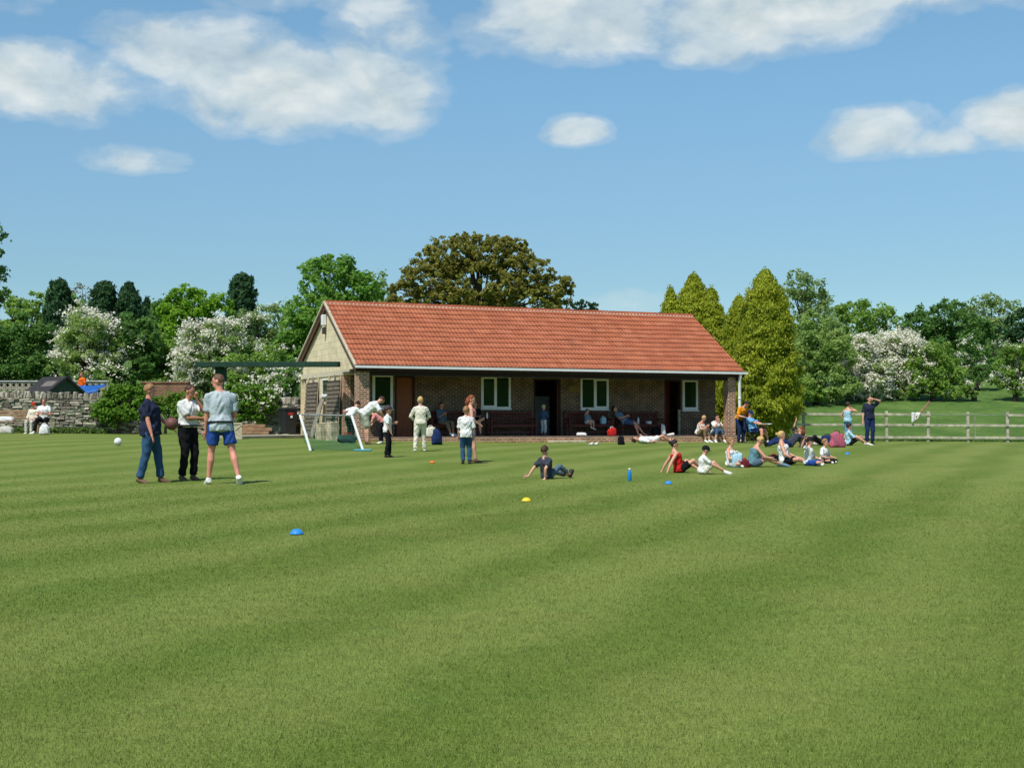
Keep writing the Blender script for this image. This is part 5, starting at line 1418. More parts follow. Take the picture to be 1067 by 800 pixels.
def soft(name, label, cat, p, size, mat, rz=0.0, seed=0, handle=False, lump=0.10, parts=()):
    """a slumped bag, towel or cushion: a rounded lumpy box with a flat foot"""
    r = np.random.default_rng(seed + 300); bm = bmesh.new(); bmesh.ops.create_cube(bm, size=1); bmesh.ops.subdivide_edges(bm, edges=list(bm.edges), cuts=7, use_grid_fill=True)
    ph = r.uniform(0, 6, 6); sx, sy, sz = size
    for v in bm.verts:
        c = v.co * 2; m_ = max(abs(c.x), abs(c.y), abs(c.z)); n_ = c.normalized() * (m_ * 1.12); c = c * 0.45 + n_ * 0.55
        k = 1 + lump * (math.sin(c.x * 3 + ph[0] + c.z * 2) + math.sin(c.y * 4 + ph[1]) + 0.6 * math.sin(c.z * 5 + c.x * 6 + ph[2]))
        tpr = 1 - 0.22 * (c.z + 1) / 2
        v.co = Vector((c.x * sx / 2 * k * tpr, c.y * sy / 2 * k * tpr, max(0, (c.z * k + 1) * sz / 2)))
    me = bpy.data.meshes.new(name); bm.to_mesh(me); bm.free()
    if not handle:
        o = link(name, me, mat, None, True); o.location = p; o.rotation_euler = (0, 0, rz); return tag(o, label, cat)
    b0 = empty(name, p, rz); tag(b0, label, cat); link('bag_body', me, mat, b0, True)
    g = MB(); g.tube([(-sx * 0.22, 0, sz * 0.9), (-sx * 0.17, 0, sz * 1.12), (0, 0, sz * 1.2), (sx * 0.17, 0, sz * 1.12), (sx * 0.22, 0, sz * 0.9)], 0.014, 6); g.build('bag_handle', handle, b0, True)
    return b0
def shoes(p, mat, label, rz=0.0):
    b0 = empty('pair_of_shoes', p, rz); tag(b0, label, 'shoes')
    for sx in (-1, 1):
        g = MB(); g.tube([(sx * 0.09, -0.11, 0.045), (sx * 0.09, -0.03, 0.05), (sx * 0.09, 0.06, 0.035), (sx * 0.095, 0.15, 0.025)], [0.042, 0.047, 0.040, 0.022], 10); g.ell((sx * 0.09, -0.08, 0.075), (0.04, 0.05, 0.035), 10, 6); g.build('shoe', mat, b0, True)
soft('towel', 'white towel heap on the verandah edge before the child on the bench', 'towel', BL(U_at(606, 0.5), 0.5, FLOOR), (0.42, 0.35, 0.13), CL['white'], TH, 1, lump=0.06)
soft('bag', 'bright red bag on the verandah floor by the lounging man', 'bag', BL(U_at(637.5, 0.55), 0.55, FLOOR), (0.31, 0.24, 0.29), CL['red'], TH, 2, handle=CL['white'])
soft('bag', 'small black bag on the grass at the foot of the brick plinth', 'bag', at(647, 463.3), (0.24, 0.22, 0.28), CL['black'], TH, 3, handle=CL['black'])
soft('bag', 'dark green kit bag with red trim on the grass by the left pillar', 'bag', at(362, 461.5), (0.62, 0.34, 0.26), plain('kit_green', (0.02, 0.06, 0.05, 1), 0.8), TH, 4, handle=CL['red'])
soft('bag', 'white kit bag on the plinth behind the child in cricket whites', 'bag', BL(U_at(448.5, 0.1), 0.1, FLOOR), (0.42, 0.3, 0.34), CL['cream'], TH, 5, handle=CL['cream'])
soft('rucksack', 'navy rucksack on the grass below the white kit bag', 'rucksack', at(455, 463.3), (0.34, 0.28, 0.46), CL['dark_blue'], TH, 6, handle=CL['black'])
soft('bag', 'blue and white carrier bag on the bench between child and lounging man', 'bag', BL(U_at(628.5, 1.5), 1.5, FLOOR + 0.446), (0.22, 0.2, 0.26), CL['pale_blue'], TH, 7, handle=CL['white'])
soft('bag', 'black sports holdall on the verandah floor left of the rightmost door', 'bag', BL(U_at(686, 1.0), 1.0, FLOOR), (0.55, 0.36, 0.32), CL['black'], TH, 8, handle=CL['black'])
soft('towel', 'white towel hanging from the black holdall on the verandah', 'towel', BL(U_at(691, 0.75), 0.75, FLOOR), (0.18, 0.16, 0.42), CL['white'], TH, 9)
soft('sun_hat', 'white sun hat lying on the right-hand verandah bench beside the dark bag', 'hat', BL(U_at(676, 1.45), 1.45, FLOOR + 0.446), (0.22, 0.2, 0.12), CL['white'], TH, 10)
bottle('water_bottle', BL(U_at(665, 1.45), 1.45, FLOOR + 0.446), 0.28, M['white_paint'], M['white_paint'], 'white bottle on the right-hand bench beside the lounging man', 0.045)
shoes(at(618.5, 464.0), SHOE['white'], 'pair of white trainers on the grass beside the pale door step', TH)
shoes(BL(U_at(699, 0.55), 0.55, FLOOR), SHOE['white'], 'pair of white trainers on the verandah before the rightmost door', TH + 1.2)
soft('rucksack', 'pink and red rucksack heap on the grass beside the girl in pale blue', 'rucksack', at(872, 466), (0.52, 0.34, 0.46), None, 0.2, 11, handle=CL['maroon'])
m, t, b = newmat('pink_check'); w = t.n('ShaderNodeTexWave'); w.inputs['Scale'].default_value = 6; w.inputs['Distortion'].default_value = 2.5
t.l(t.n('ShaderNodeTexCoord').outputs['Object'], w.inputs[0]); t.l(t.ramp(w.outputs['Fac'], [(0.3, rgb(196, 70, 92)), (0.6, rgb(222, 140, 156)), (0.85, rgb(96, 60, 92))]), b.inputs['Base Color']); b.inputs['Roughness'].default_value = 0.9
for o in bpy.data.objects:
    if o.name.startswith('bag_body') and len(o.data.materials) == 0: o.data.materials.append(m)
soft('bag', 'dark bag lying behind the pink rucksack near the fence', 'bag', at(862, 462.0), (0.5, 0.3, 0.3), CL['dark_blue'], 0.3, 12, handle=CL['black'])
soft('bag', 'pale blue bag on the grass beside the fair-haired girl in white', 'bag', at(768, 487), (0.24, 0.2, 0.30), CL['pale_blue'], 0.2, 13, handle=CL['white'])
soft('bag', 'small crimson bag on the grass before the girl leaning on her knees', 'bag', at(775.5, 487), (0.22, 0.18, 0.17), CL['maroon'], 0.2, 14, handle=CL['red'])
soft('bag', 'little black and red bag behind the woman in the white vest', 'bag', at(806, 480), (0.30, 0.2, 0.14), CL['black'], 0.1, 15, handle=CL['red'])
soft('bag', 'white plastic carrier bag on the grass at the seated man\'s feet', 'bag', at(46, 453.0), (0.36, 0.24, 0.36), CL['white'], 0.1, 16, handle=CL['white'])
soft('bag', 'cream bag on the grass behind the child with raised arm', 'bag', at(850, 464.0), (0.42, 0.26, 0.18), CL['stone'], 0.1, 17, handle=CL['stone'])
# the garden bench at the left
lb = at(16, 451.5)
def field_bench():
    b0 = empty('bench', (lb.x - 0.3, lb.y + 0.62, gzf(lb.x, lb.y + 0.6)), R(176 + 180)); tag(b0, 'brown wooden bench at the left edge by the stone wall, two people on it', 'bench')
    W = 2.5
    g = MB()
    for q in range(4): g.box((-W / 2, -0.42 + q * 0.11, 0.42), (W / 2, -0.325 + q * 0.11, 0.448), bev=0.006)
    g.build('seat', M['plank'], b0)
    g = MB()
    for q in range(3): g.box((-W / 2, 0.02, 0.56 + q * 0.12), (W / 2, 0.045, 0.65 + q * 0.12), bev=0.006)
    g.build('backrest', M['plank'], b0)
    for sx in (-1, 1):
        for yy in (-0.40, 0.05):
            g = MB(); g.box((sx * (W / 2 - 0.12) - 0.035, yy - 0.0, -0.03), (sx * (W / 2 - 0.12) + 0.035, yy + 0.07, 0.419 if yy < 0 else 0.92)); g.build('leg', M['plank'], b0)
    return b0
field_bench()
fbz = gzf(lb.x, lb.y + 0.6)
soft('coat', 'white folded coat on the left bench beside the person in the red hat', 'coat', Vector((at_depth(5, 440, lb.y + 0.45).x, lb.y + 0.45, fbz + 0.45)), (0.75, 0.36, 0.20), CL['white'], 0.0, 18, lump=0.05)
soft('cushion', 'pale bag under the white coat at the left edge of the field', 'bag', Vector((at_depth(6, 440, lb.y).x, lb.y + 0.05, gzf(lb.x, lb.y))), (0.6, 0.34, 0.28), CL['stone'], 0.0, 19, lump=0.05)

# folding chair beside the right pillar
def camp_chair():
    p = at(787, 461.5); b0 = empty('camp_chair', p, R(232)); tag(b0, 'blue fabric camp chair by the downpipe, the reader sitting in it', 'chair')
    g = MB(); vs = []; n = 6
    for i in range(n + 1):
        for j in range(n + 1):
            u, v = i / n, j / n; vs.append(((u - .5) * 0.52, (v - .45) * 0.48, 0.43 - 0.07 * math.sin(math.pi * u) * math.sin(math.pi * v)))
    g.add(vs, [(i * 7 + j, i * 7 + j + 1, (i + 1) * 7 + j + 1, (i + 1) * 7 + j) for i in range(n) for j in range(n)]); o = g.build('seat', CL['dark_blue'], b0, True); o.modifiers.new('t', 'SOLIDIFY').thickness = 0.01
    g = MB(); vs = []
    for i in range(n + 1):
        for j in range(n + 1):
            u, v = i / n, j / n; vs.append(((u - .5) * 0.54, -0.22 - 0.16 * v - 0.06 * math.sin(math.pi * u), 0.42 + 0.62 * v))
    g.add(vs, [(i * 7 + j, i * 7 + j + 1, (i + 1) * 7 + j + 1, (i + 1) * 7 + j) for i in range(n) for j in range(n)]); o = g.build('backrest', CL['dark_blue'], b0, True); o.modifiers.new('t', 'SOLIDIFY').thickness = 0.01
    for sx in (-1, 1):
        g = MB(); g.tube([(sx * 0.27, -0.40, 1.06), (sx * 0.26, -0.22, 0.42), (sx * 0.26, 0.24, 0.0)], 0.012, 6); g.build('leg', M['dark_metal'], b0)
        g = MB(); g.tube([(sx * 0.27, -0.28, 0.0), (sx * 0.27, 0.24, 0.42), (sx * 0.27, 0.26, 0.62)], 0.012, 6); g.build('leg', M['dark_metal'], b0)
        g = MB(); g.box((sx * 0.27 - 0.03, -0.28, 0.62), (sx * 0.27 + 0.03, 0.28, 0.64)); g.build('armrest', CL['black'], b0)
    return p
cp = camp_chair()

# ------------------------------------------------------------------ the people
fl_ = 0
m1 = at(156.5, 503)
person('man in navy t-shirt and blue jeans holding a brown ball at his waist', m1, -90, 1.0, **pose(STAND, N=(0, -0.05, 1.47), feet=((-0.13, 0.15, 0.09), (0.13, -0.15, 0.09)), hands=((-0.22, 0.30, 0.99), (0.25, 0.10, 0.80))),
       eh=[(-0.8, -0.5, -0.5), (0.5, -0.9, 0)], head=(4, -6), shirt='navy', legs='jeans', shoe='brown', hair='sandy', hairlen='crop', fat=1.32, vox=0.013, hem=-0.24, skin='pink', sleeve=0.75, group='three men talking on the grass')
g = MB(); rr = 0.115
bm = bmesh.new(); bmesh.ops.create_icosphere(bm, subdivisions=4, radius=rr)
for f in bm.faces: f.smooth = True
me = bpy.data.meshes.new('ball'); bm.to_mesh(me); bm.free()
o = link('ball', me, M['ball_brown']); o.location = m1 + Vector((0.345, 0.13, 1.05)); tag(o, 'brown ball held at the waist by the man in the navy t-shirt', 'ball')
person('man in white short-sleeved shirt and black trousers with a hand at his chin', at(195, 500.5), -122, 1.0, **pose(STAND, N=(0, 0.0, 1.47), feet=((-0.10, 0.05, 0.09), (0.10, -0.03, 0.09)), hands=((-0.02, 0.21, 1.47), (-0.10, 0.26, 1.14))),
       eh=[(-0.5, 0.8, -1.0), (0.9, -0.1, -0.7)], head=(12, -10), shirt='white', legs='black', shoe='brown', hair='brown', hairlen='crop', vox=0.013, hem=0.03, tuck=True, band=('black', 0.07), skin='tan', sleeve=0.8, fat=1.1, group='three men talking on the grass', handdir=[(0.1, 0.1, 1), None])
person('tall man in pale grey t-shirt and blue shorts seen from behind', at(229.5, 504.5), 22, 1.10, **pose(STAND, N=(0, 0.04, 1.47), feet=((-0.17, 0.08, 0.09), (0.25, -0.20, 0.125)), hands=((-0.21, 0.14, 0.82), (0.12, 0.26, 1.02))),
       toes=[(-0.1, 1, -0.28), (0.25, 0.7, -0.85)], head=(62, -4), shirt='grey_tee', legs='blue_shorts', leglen=0.36, shoe='white', hair='mid', hairlen='crop', vox=0.013, hem=-0.27, band=('black', 0.02), sleeve=0.8, fat=1.0, skin='pink', group='three men talking on the grass')

KN = dict(P=(0, 0, 0.11), N=(0, -0.02, 0.60), feet=((-0.10, 0.55, 0.09), (0.10, 0.55, 0.09)), hands=((-0.10, 0.42, 0.36), (0.10, 0.42, 0.36)))
LEGS = dict(P=(0, 0, 0.11), N=(0, -0.17, 0.58), feet=((-0.10, 0.83, 0.08), (0.10, 0.83, 0.08)), hands=((-0.30, -0.40, 0.04), (0.30, -0.40, 0.04)))
CROSS = dict(P=(0, 0, 0.11), N=(0, 0.04, 0.60), feet=((0.12, 0.34, 0.07), (-0.14, 0.30, 0.09)), hands=((-0.22, 0.32, 0.22), (0.22, 0.32, 0.22)))
CK = [(-1, 0.4, 0.05), (1, 0.4, 0.05)]
HB = [(-0.3, -1, 0.2), (0.3, -1, 0.2)]
person('boy in dark grey t-shirt sitting alone on the grass leaning back on his hands', at(570, 499), -45, 0.70, **pose(LEGS, N=(0, -0.10, 0.58), feet=((0.06, 0.80, 0.08), (0.16, 0.72, 0.10)), hands=((-0.34, -0.40, 0.04), (0.16, -0.24, 0.04))), eh=HB,
       toes=TOEUP, head=(10, -5), shirt='charcoal', sleeve=0.7, legs='slate', leglen=0.85, shoe='dark', hair='brown', headk=1.18, vox=0.012, handdir=[(-0.8, -0.4, -0.1), (0, -0.3, -0.3)])

# players and helpers before the pavilion
person('child in white t-shirt, dark trousers and grey cap beside the orange disc', at(403.5, 476.5), -80, 0.72, **pose(STAND, feet=((-0.13, 0.08, 0.09), (0.14, -0.06, 0.09)), hands=((-0.16, 0.26, 1.20), (0.22, 0.10, 0.88))), head=(0, 0), shirt='white', sleeve=0.8, legs='black', shoe='dark', hair='brown', cap='cap_grey', headk=1.22, vox=0.013, hem=-0.2)
person('child in full cream cricket whites walking towards the pavilion', at(438, 470.3), 12, 0.85, **pose(STAND, feet=((-0.18, -0.06, 0.09), (0.15, 0.10, 0.09)), hands=((-0.16, 0.22, 1.0), (0.16, 0.22, 1.0))), eh=[(-1, -0.4, -0.3), (1, -0.4, -0.3)], shirt='cream', sleeve=1.8, legs='cream', shoe='white', hair='blond', headk=1.12, vox=0.013, hem=-0.15, fat=1.12)
person('woman with red hair and a bare-shouldered pink top behind the boy in jeans', at(489.5, 481.5), -75, 0.90, **pose(STAND, feet=((-0.1, 0.02, 0.09), (0.13, 0.12, 0.09)), hands=((-0.20, 0.12, 0.92), (0.16, 0.20, 1.0))), head=(-25, -8), shirt='pink', sleeve=0, bare='strappy', legs='denim', leglen=0.30, shoe='brown', hair='red', hairlen='long', female=True, vox=0.013, skin='fair')
person('boy in loose white t-shirt and blue jeans seen from behind', at(485.5, 483.3), 8, 0.74, **pose(STAND, feet=((-0.09, 0, 0.09), (0.11, 0.0, 0.09)), hands=((-0.22, 0.12, 0.86), (0.24, 0.06, 0.86))), head=(-25, 0), shirt='white', sleeve=0.95, legs='jeans', shoe='dark', hair='sandy', headk=1.2, vox=0.013, hem=-0.28, fat=1.1)
person('adult in white t-shirt and pale shorts bending down by the left pillar', at(382.5, 463), -72, 1.02, **pose(STAND, P=(0, -0.10, 0.95), N=(0, 0.29, 1.28), hands=((-0.10, 0.50, 0.84), (0.14, 0.50, 0.82))), eh=[(-1, -0.3, 0.2), (1, -0.3, 0.2)], head=(0, -55), shirt='white', sleeve=0.85, legs='pale_shorts', leglen=0.47, shoe='brown', hair='brown', hairlen='crop', hem=-0.2, fat=1.08)
person('child in pink top and black trousers stooping opposite the bending adult', at(397.5, 461.8), 85, 0.78, **pose(STAND, P=(0, -0.08, 0.93), N=(0, 0.34, 1.20), hands=((-0.10, 0.46, 0.76), (0.12, 0.46, 0.74))), eh=[(-1, -0.3, 0.2), (1, -0.3, 0.2)], head=(0, -45), shirt='pink', legs='black', shoe='white', hair='brown', headk=1.15)
person('child in white t-shirt and dark trousers stooping beside the left brick pillar', at(365, 460.5), -40, 0.86, **pose(STAND, P=(0, -0.06, 0.95), N=(0, 0.24, 1.32), hands=((-0.30, 0.18, 1.02), (0.14, 0.42, 0.92))), eh=[(-1, -0.6, 0.1), (1, -0.3, 0.2)], head=(0, -40), shirt='white', legs='black', shoe='dark', hair='dark', headk=1.1)
person('toddler in denim top and white trousers standing in the open doorway', BL(uu(563), 1.62, FLOOR), -40, 0.66, **pose(STAND, hands=((-0.14, 0.22, 1.1), (0.16, 0.24, 1.14))), shirt='denim', sleeve=1.6, legs='white', leglen=0.86, shoe='brown', hair='light', headk=1.25)

# on the benches and the plinth
sz = lambda s: FLOOR + 0.449 - 0.455 * s
person('person in slate blue top on the bench left of the red-haired woman', BL(U_at(461, 1.42), 1.42, sz(0.92)), 226, 0.92, **pose(BENCH, N=(-0.03, -0.10, 1.05), feet=((-0.10, 0.52, 0.10), (0.14, 0.62, 0.10)), hands=((-0.04, 0.16, 0.84), (0.08, 0.16, 0.84))), shirt='slate', sleeve=1.7, legs='khaki', leglen=0.8, shoe='white', hair='dark', skin='tan')
person('person in black with bare crossed legs on the bench behind the red-haired woman', BL(U_at(496.5, 1.42), 1.42, sz(0.97)), 212, 0.97, **pose(BENCH, N=(0, -0.12, 1.05), feet=((0.34, 0.48, 0.52), (0.08, 0.44, 0.09)), hands=((0.0, 0.22, 0.74), (0.24, 0.28, 0.76))), kh=[(-0.6, 1, 0.6), (0.1, 1, 0.3)], toes=[(0.9, 0.5, -0.1), (0.2, 1, -0.3)], shirt='black', legs='black', leglen=0.35, shoe='brown', hair='brown')
person('small child in a white top holding a hand up while sitting on the bench', BL(U_at(612, 1.42), 1.42, FLOOR + 0.449 - 0.455 * 0.62), 220, 0.62, **pose(BENCH, N=(0, -0.02, 1.05), feet=((-0.1, 0.46, 0.22), (0.14, 0.50, 0.28)), hands=((-0.12, 0.25, 0.75), (0.16, 0.20, 1.30))), eh=[(-0.6, -0.8, -0.3), (0.9, 0.5, -0.6)], shirt='bluegrey', legs='white', leglen=0.4, shoe='white', hair='dark', headk=1.25)
person('man in grey-blue t-shirt and denim shorts sprawled back on the bench', BL(U_at(651, 1.36), 1.36, sz(0.98)), 246, 0.98, **pose(BENCH, P=(0, 0.02, 0.56), N=(0, -0.36, 0.90), feet=((-0.10, 0.72, 0.10), (0.16, 0.60, 0.10)), hands=((-0.20, 0.06, 0.74), (0.16, 0.10, 0.76))), shirt='bluegrey', sleeve=0.8, legs='denim', leglen=0.45, shoe=None, hair='dark', head=(0, 20), skin='pink')
person('person in white lying flat on the grass along the foot of the plinth', at(678, 462.2), -67, 0.95, P=(0, 0, 0.13), N=(0, -0.50, 0.13), feet=((-0.12, 0.86, 0.08), (0.12, 0.80, 0.08)), hands=((-0.22, 0.10, 0.10), (0.26, 0.08, 0.10)), toes=[(-0.4, 0.2, 1), (0.4, 0.2, 1)], shirt='white', sleeve=0.8, legs='white', leglen=0.3, shoe=None, hair='brown', hem=-0.25)
pz = lambda px: gzf(*BL(U_at(px, -0.15), -0.15, 0)[:2])
person('blond woman in white vest and khaki trousers hunched on the plinth edge', BL(U_at(728, 0.08), 0.08, pz(728)), 228, 0.92, P=(0, 0, 0.40), N=(0, 0.17, 0.86), feet=((-0.10, 0.46, 0.09), (0.12, 0.42, 0.09)), hands=((-0.02, 0.44, 0.62), (0.08, 0.44, 0.66)), head=(0, -25), shirt='white', sleeve=0, bare='strappy', legs='khaki', leglen=0.78, shoe='white', hair='blond', female=True)
person('dark-haired woman in white t-shirt and jeans seated on the plinth by the right pillar', BL(U_at(745, 0.08), 0.08, pz(745)), 200, 0.94, P=(0, 0, 0.40), N=(0, 0.14, 0.87), feet=((-0.20, 0.42, 0.09), (0.22, 0.44, 0.09)), hands=((0.0, 0.36, 0.82), (0.06, 0.36, 0.84)), eh=[(-0.6, 0.2, -1), (0.6, 0.2, -1)], head=(-10, -12), shirt='white', sleeve=0.9, legs='denim', leglen=0.72, shoe='white', hair='dark', hairlen='long', female=True, handdir=[(0.1, 0.2, 1), (0, 0.2, 1)])
person('person in sky blue t-shirt reading in the camp chair by the downpipe', cp + Vector((0, 0, 0.0)), 232, 0.98, **pose(BENCH, P=(0, -0.08, 0.50), N=(0, -0.24, 0.98), feet=((-0.20, 0.44, 0.09), (0.22, 0.40, 0.09)), hands=((-0.10, 0.32, 0.70), (0.14, 0.34, 0.70))), head=(0, -22), shirt='sky', sleeve=0.85, legs='dark_blue', leglen=0.42, shoe='white', hair='dark', skin='pink', fat=1.1, cap='dark_blue')
g = MB(); fwv = Vector((-math.sin(R(232)), math.cos(R(232)), 0)); rtv = Vector((math.cos(R(232)), math.sin(R(232)), 0)); c = cp + fwv * 0.44 + Vector((0, 0, 0.70))
for sg in (-1, 1): g.beam(c, c + rtv * sg * 0.24 + Vector((0, 0, 0.03)) + fwv * 0.0, 0.30, 0.012)
tag(g.build('open_book', M['white_paint']), 'open white newspaper or book on the lap of the person in the camp chair', 'book')
ob = cp - fwv * 0.62
person('person in orange top leaning over the back of the camp chair', Vector((ob.x, ob.y, gzf(ob.x, ob.y))), 215, 1.0, **pose(STAND, P=(0, -0.05, 0.95), N=(0.0, 0.18, 1.36), hands=((-0.24, 0.36, 0.92), (0.22, 0.40, 0.98))), head=(20, -45), shirt='orange', sleeve=0.9, legs='dark_blue', shoe='dark', hair='dark')

# the group on the grass and beyond
GR = 'children and adults resting on the grass at the right'
person('girl in red top and black shorts leaning back on straight arms', at(707.5, 492.5), -82, 0.76, **pose(LEGS, N=(0, -0.14, 0.60), feet=((-0.14, 0.60, 0.08), (0.10, 0.66, 0.08))), eh=HB, kh=[(-0.5, 0.4, 0.5), (0.3, 0.4, 0.6)], head=(-10, -5), shirt='red', sleeve=0, bare='strappy', legs='black', leglen=0.35, shoe=None, hair='dark', hairlen='bun', female=True, group=GR, vox=0.013)
person('boy in black cap and white t-shirt sitting beside the girl in red', at(732.5, 494), -88, 0.65, **pose(KN, N=(0, 0.02, 0.58), feet=((-0.10, 0.70, 0.09), (0.12, 0.62, 0.09)), hands=((-0.14, 0.42, 0.24), (0.20, 0.46, 0.20))), head=(0, -22), shirt='white', sleeve=0.85, legs='cream', leglen=0.42, shoe='white', hair='dark', cap='black', headk=1.12, fat=1.15, group=GR, vox=0.013)
person('fair-haired girl in white vest sitting beside the pale blue bag', at(761.5, 486.5), -125, 0.72, **pose(CROSS, N=(0, -0.02, 0.60)), kh=CK, shirt='white', sleeve=0, bare='strappy', legs='stone', leglen=0.4, shoe='white', hair='sandy', hairlen='bun', headk=1.08, female=True, group=GR)
person('fair-haired girl in grey vest leaning forward over her bare outstretched legs', at(783.5, 486.5), -82, 0.82, **pose(KN, N=(0, 0.14, 0.57), feet=((-0.10, 0.74, 0.08), (0.10, 0.80, 0.08)), hands=((-0.16, 0.52, 0.26), (0.18, 0.52, 0.22))), head=(-15, -30), shirt='teal', sleeve=0, bare='strappy', legs='slate', leglen=0.3, shoe='blue', hair='blond', female=True, group=GR)
person('blond woman in white vest and black shorts sitting upright on the grass', at(818, 484), -100, 0.87, **pose(CROSS, N=(0, -0.10, 0.60), feet=((0.02, 0.60, 0.07), (0.16, 0.66, 0.08)), hands=((-0.20, 0.30, 0.20), (0.26, 0.22, 0.16))), kh=[(-0.8, 0.5, 0.25), (0.8, 0.5, 0.2)], shirt='white', sleeve=0, bare='strappy', legs='black', leglen=0.38, shoe='white', hair='blond', hairlen='bun', female=True, group=GR, fat=1.05)
person('child in black cap, white t-shirt and royal blue shorts with one arm raised', at(842.5, 485), -115, 0.71, **pose(CROSS, N=(0, 0.02, 0.60), hands=((-0.20, 0.34, 0.20), (0.46, -0.02, 0.86))), eh=[(-0.6, -0.6, -0.3), (0.8, -0.5, 0.3)], kh=CK, shirt='white', sleeve=0.8, legs='blue_shorts', leglen=0.42, shoe='white', hair='dark', cap='black', headk=1.1, group=GR)
person('small child in white t-shirt and dark trousers at the right end of the seated row', at(858, 482.5), -130, 0.62, **pose(CROSS), kh=CK, shirt='white', sleeve=0.9, legs='black', leglen=0.9, shoe='white', hair='sandy', headk=1.18, group=GR)
person('person with red-brown hair reclining in dark clothes behind the blond woman', at(823, 466), 98, 0.92, P=(0, 0, 0.13), N=(0, -0.36, 0.44), feet=((-0.12, 0.84, 0.09), (0.14, 0.78, 0.09)), hands=((-0.26, -0.50, 0.05), (0.26, -0.46, 0.05)), eh=HB, toes=TOEUP, shirt='charcoal', sleeve=0.7, legs='dark_blue', shoe='dark', hair='red', hairlen='long', female=True, group=GR)
person('person in dark top lying propped on an elbow with an arm raised near the fence', at(838, 465), -75, 0.88, P=(0, 0, 0.13), N=(0, -0.34, 0.46), feet=((-0.12, 0.80, 0.09), (0.14, 0.70, 0.09)), hands=((-0.22, -0.24, 0.92), (0.28, -0.46, 0.05)), eh=[(-1, -0.5, 0.3), (0.3, -1, 0.2)], toes=TOEUP, shirt='charcoal', sleeve=0.7, legs='black', shoe='dark', hair='dark', group=GR)
person('woman in pale blue top and sky blue skirt standing with a hand to her face', at(883.5, 461), -50, 0.92, **pose(STAND, hands=((-0.24, 0.12, 0.95), (0.06, 0.26, 1.46))), eh=[(-1, -0.5, -0.2), (1, 0.0, -0.5)], shirt='pale_blue', sleeve=0, bare='strappy', legs='sky', leglen=0.6, shoe='white', hair='brown', hairlen='bun', female=True, group=GR)
person('child in pale blue t-shirt and black shorts sitting at the feet of the standing pair', at(885, 464), -100, 0.84, **pose(KN, feet=((-0.12, 0.62, 0.09), (0.14, 0.70, 0.09))), shirt='pale_blue', sleeve=0.95, legs='black', leglen=0.4, shoe='white', hair='dark', headk=1.1, group=GR)
person('man in navy t-shirt and navy trousers shading his eyes with a raised hand', at(906, 462.5), 190, 1.02, **pose(STAND, hands=((-0.10, 0.16, 1.64), (0.28, 0.06, 0.84))), eh=[(-1, 0.35, 0.25), (0.6, -0.9, 0)], head=(10, 0), shirt='navy', legs='dark_blue', shoe='dark', hair='dark', hairlen='crop', sleeve=0.8, fat=1.08, group=GR, handdir=[(0.9, 0.1, 0.1), None])
# the two on the left bench, and the figure beyond the wall
person('person in a red hat and cream clothes sitting on the left bench', Vector((at(20.5, 452).x, lb.y + 0.38, fbz - 0.02)), 172, 0.86, **pose(BENCH, P=(0, 0, 0.60), N=(0, -0.02, 1.10)), shirt='cream', sleeve=1.6, legs='stone', shoe='white', hair='light', cap='redcap', headk=1.05)
person('stout man in white short-sleeved shirt and black trousers on the left bench', Vector((at(39, 452).x, lb.y + 0.38, fbz)), 184, 1.0, **pose(BENCH, N=(0, 0.02, 1.06), feet=((-0.22, 0.40, 0.09), (0.26, 0.42, 0.09)), hands=((-0.10, 0.30, 0.76), (0.10, 0.30, 0.76))), shirt='white', legs='black', shoe='white', hair='grey', hairlen='crop', skin='pink', fat=1.2)
op = at_depth(85.6, 400, 62.9)
person('small figure in an orange top beyond the blue tarpaulin', Vector((op.x, 62.9, gzf(op.x, 62.9))), 150, 0.80, **pose(STAND), shirt='hivis', sleeve=0.9, legs='dark_blue', shoe='dark', hair='red', headk=1.1)

# ------------------------------------------------------------------ sky, sun, camera
world = bpy.data.worlds.new('World'); scene.world = world; world.use_nodes = True
wt = NT(world.node_tree); bg = world.node_tree.nodes['Background']
SUN_EL, SUN_AZ = R(57), math.atan2(-0.50, -0.866)      # direction towards the sun: behind the camera, to the left
sky = wt.n('ShaderNodeTexSky', sky_type='NISHITA'); sky.sun_disc = False
sky.sun_elevation = SUN_EL; sky.sun_rotation = SUN_AZ
sky.air_density = 0.8; sky.dust_density = 0.1; sky.ozone_density = 3.0
gen = wt.n('ShaderNodeTexCoord').outputs['Generated']
spx = wt.n('ShaderNodeSeparateXYZ'); wt.l(gen, spx.inputs[0])
az = wt.math('ARCTAN2', spx.outputs[0], spx.outputs[1]); el = wt.math('ARCSINE', spx.outputs[2])
ae = wt.n('ShaderNodeCombineXYZ'); wt.l(az, ae.inputs[0]); wt.l(el, ae.inputs[1])
AE = ae.outputs[0]
def cloudmask(lst):
    tot = None
    for px, py, rx, ry, amp in lst:
        s = wt.vmath('SUBTRACT', AE, ((px - 533.5) / F, (439 - py) / F, 0)).outputs[0]
        s = wt.vmath('MULTIPLY', s, (F / rx, F / ry, 0)).outputs[0]
        yy_ = wt.n('ShaderNodeSeparateXYZ'); wt.l(s, yy_.inputs[0])
        below = wt.math('MAXIMUM', wt.math('MULTIPLY', yy_.outputs[1], -1.0), 0.0)
        d2 = wt.math('ADD', wt.vmath('DOT_PRODUCT', s, s).outputs['Value'], wt.math('MULTIPLY', wt.math('MULTIPLY', below, below), 0.9))
        m_ = wt.math('MULTIPLY', wt.math('SUBTRACT', 1.0, d2), amp)
        tot = m_ if tot is None else wt.math('MAXIMUM', tot, m_)
    return tot
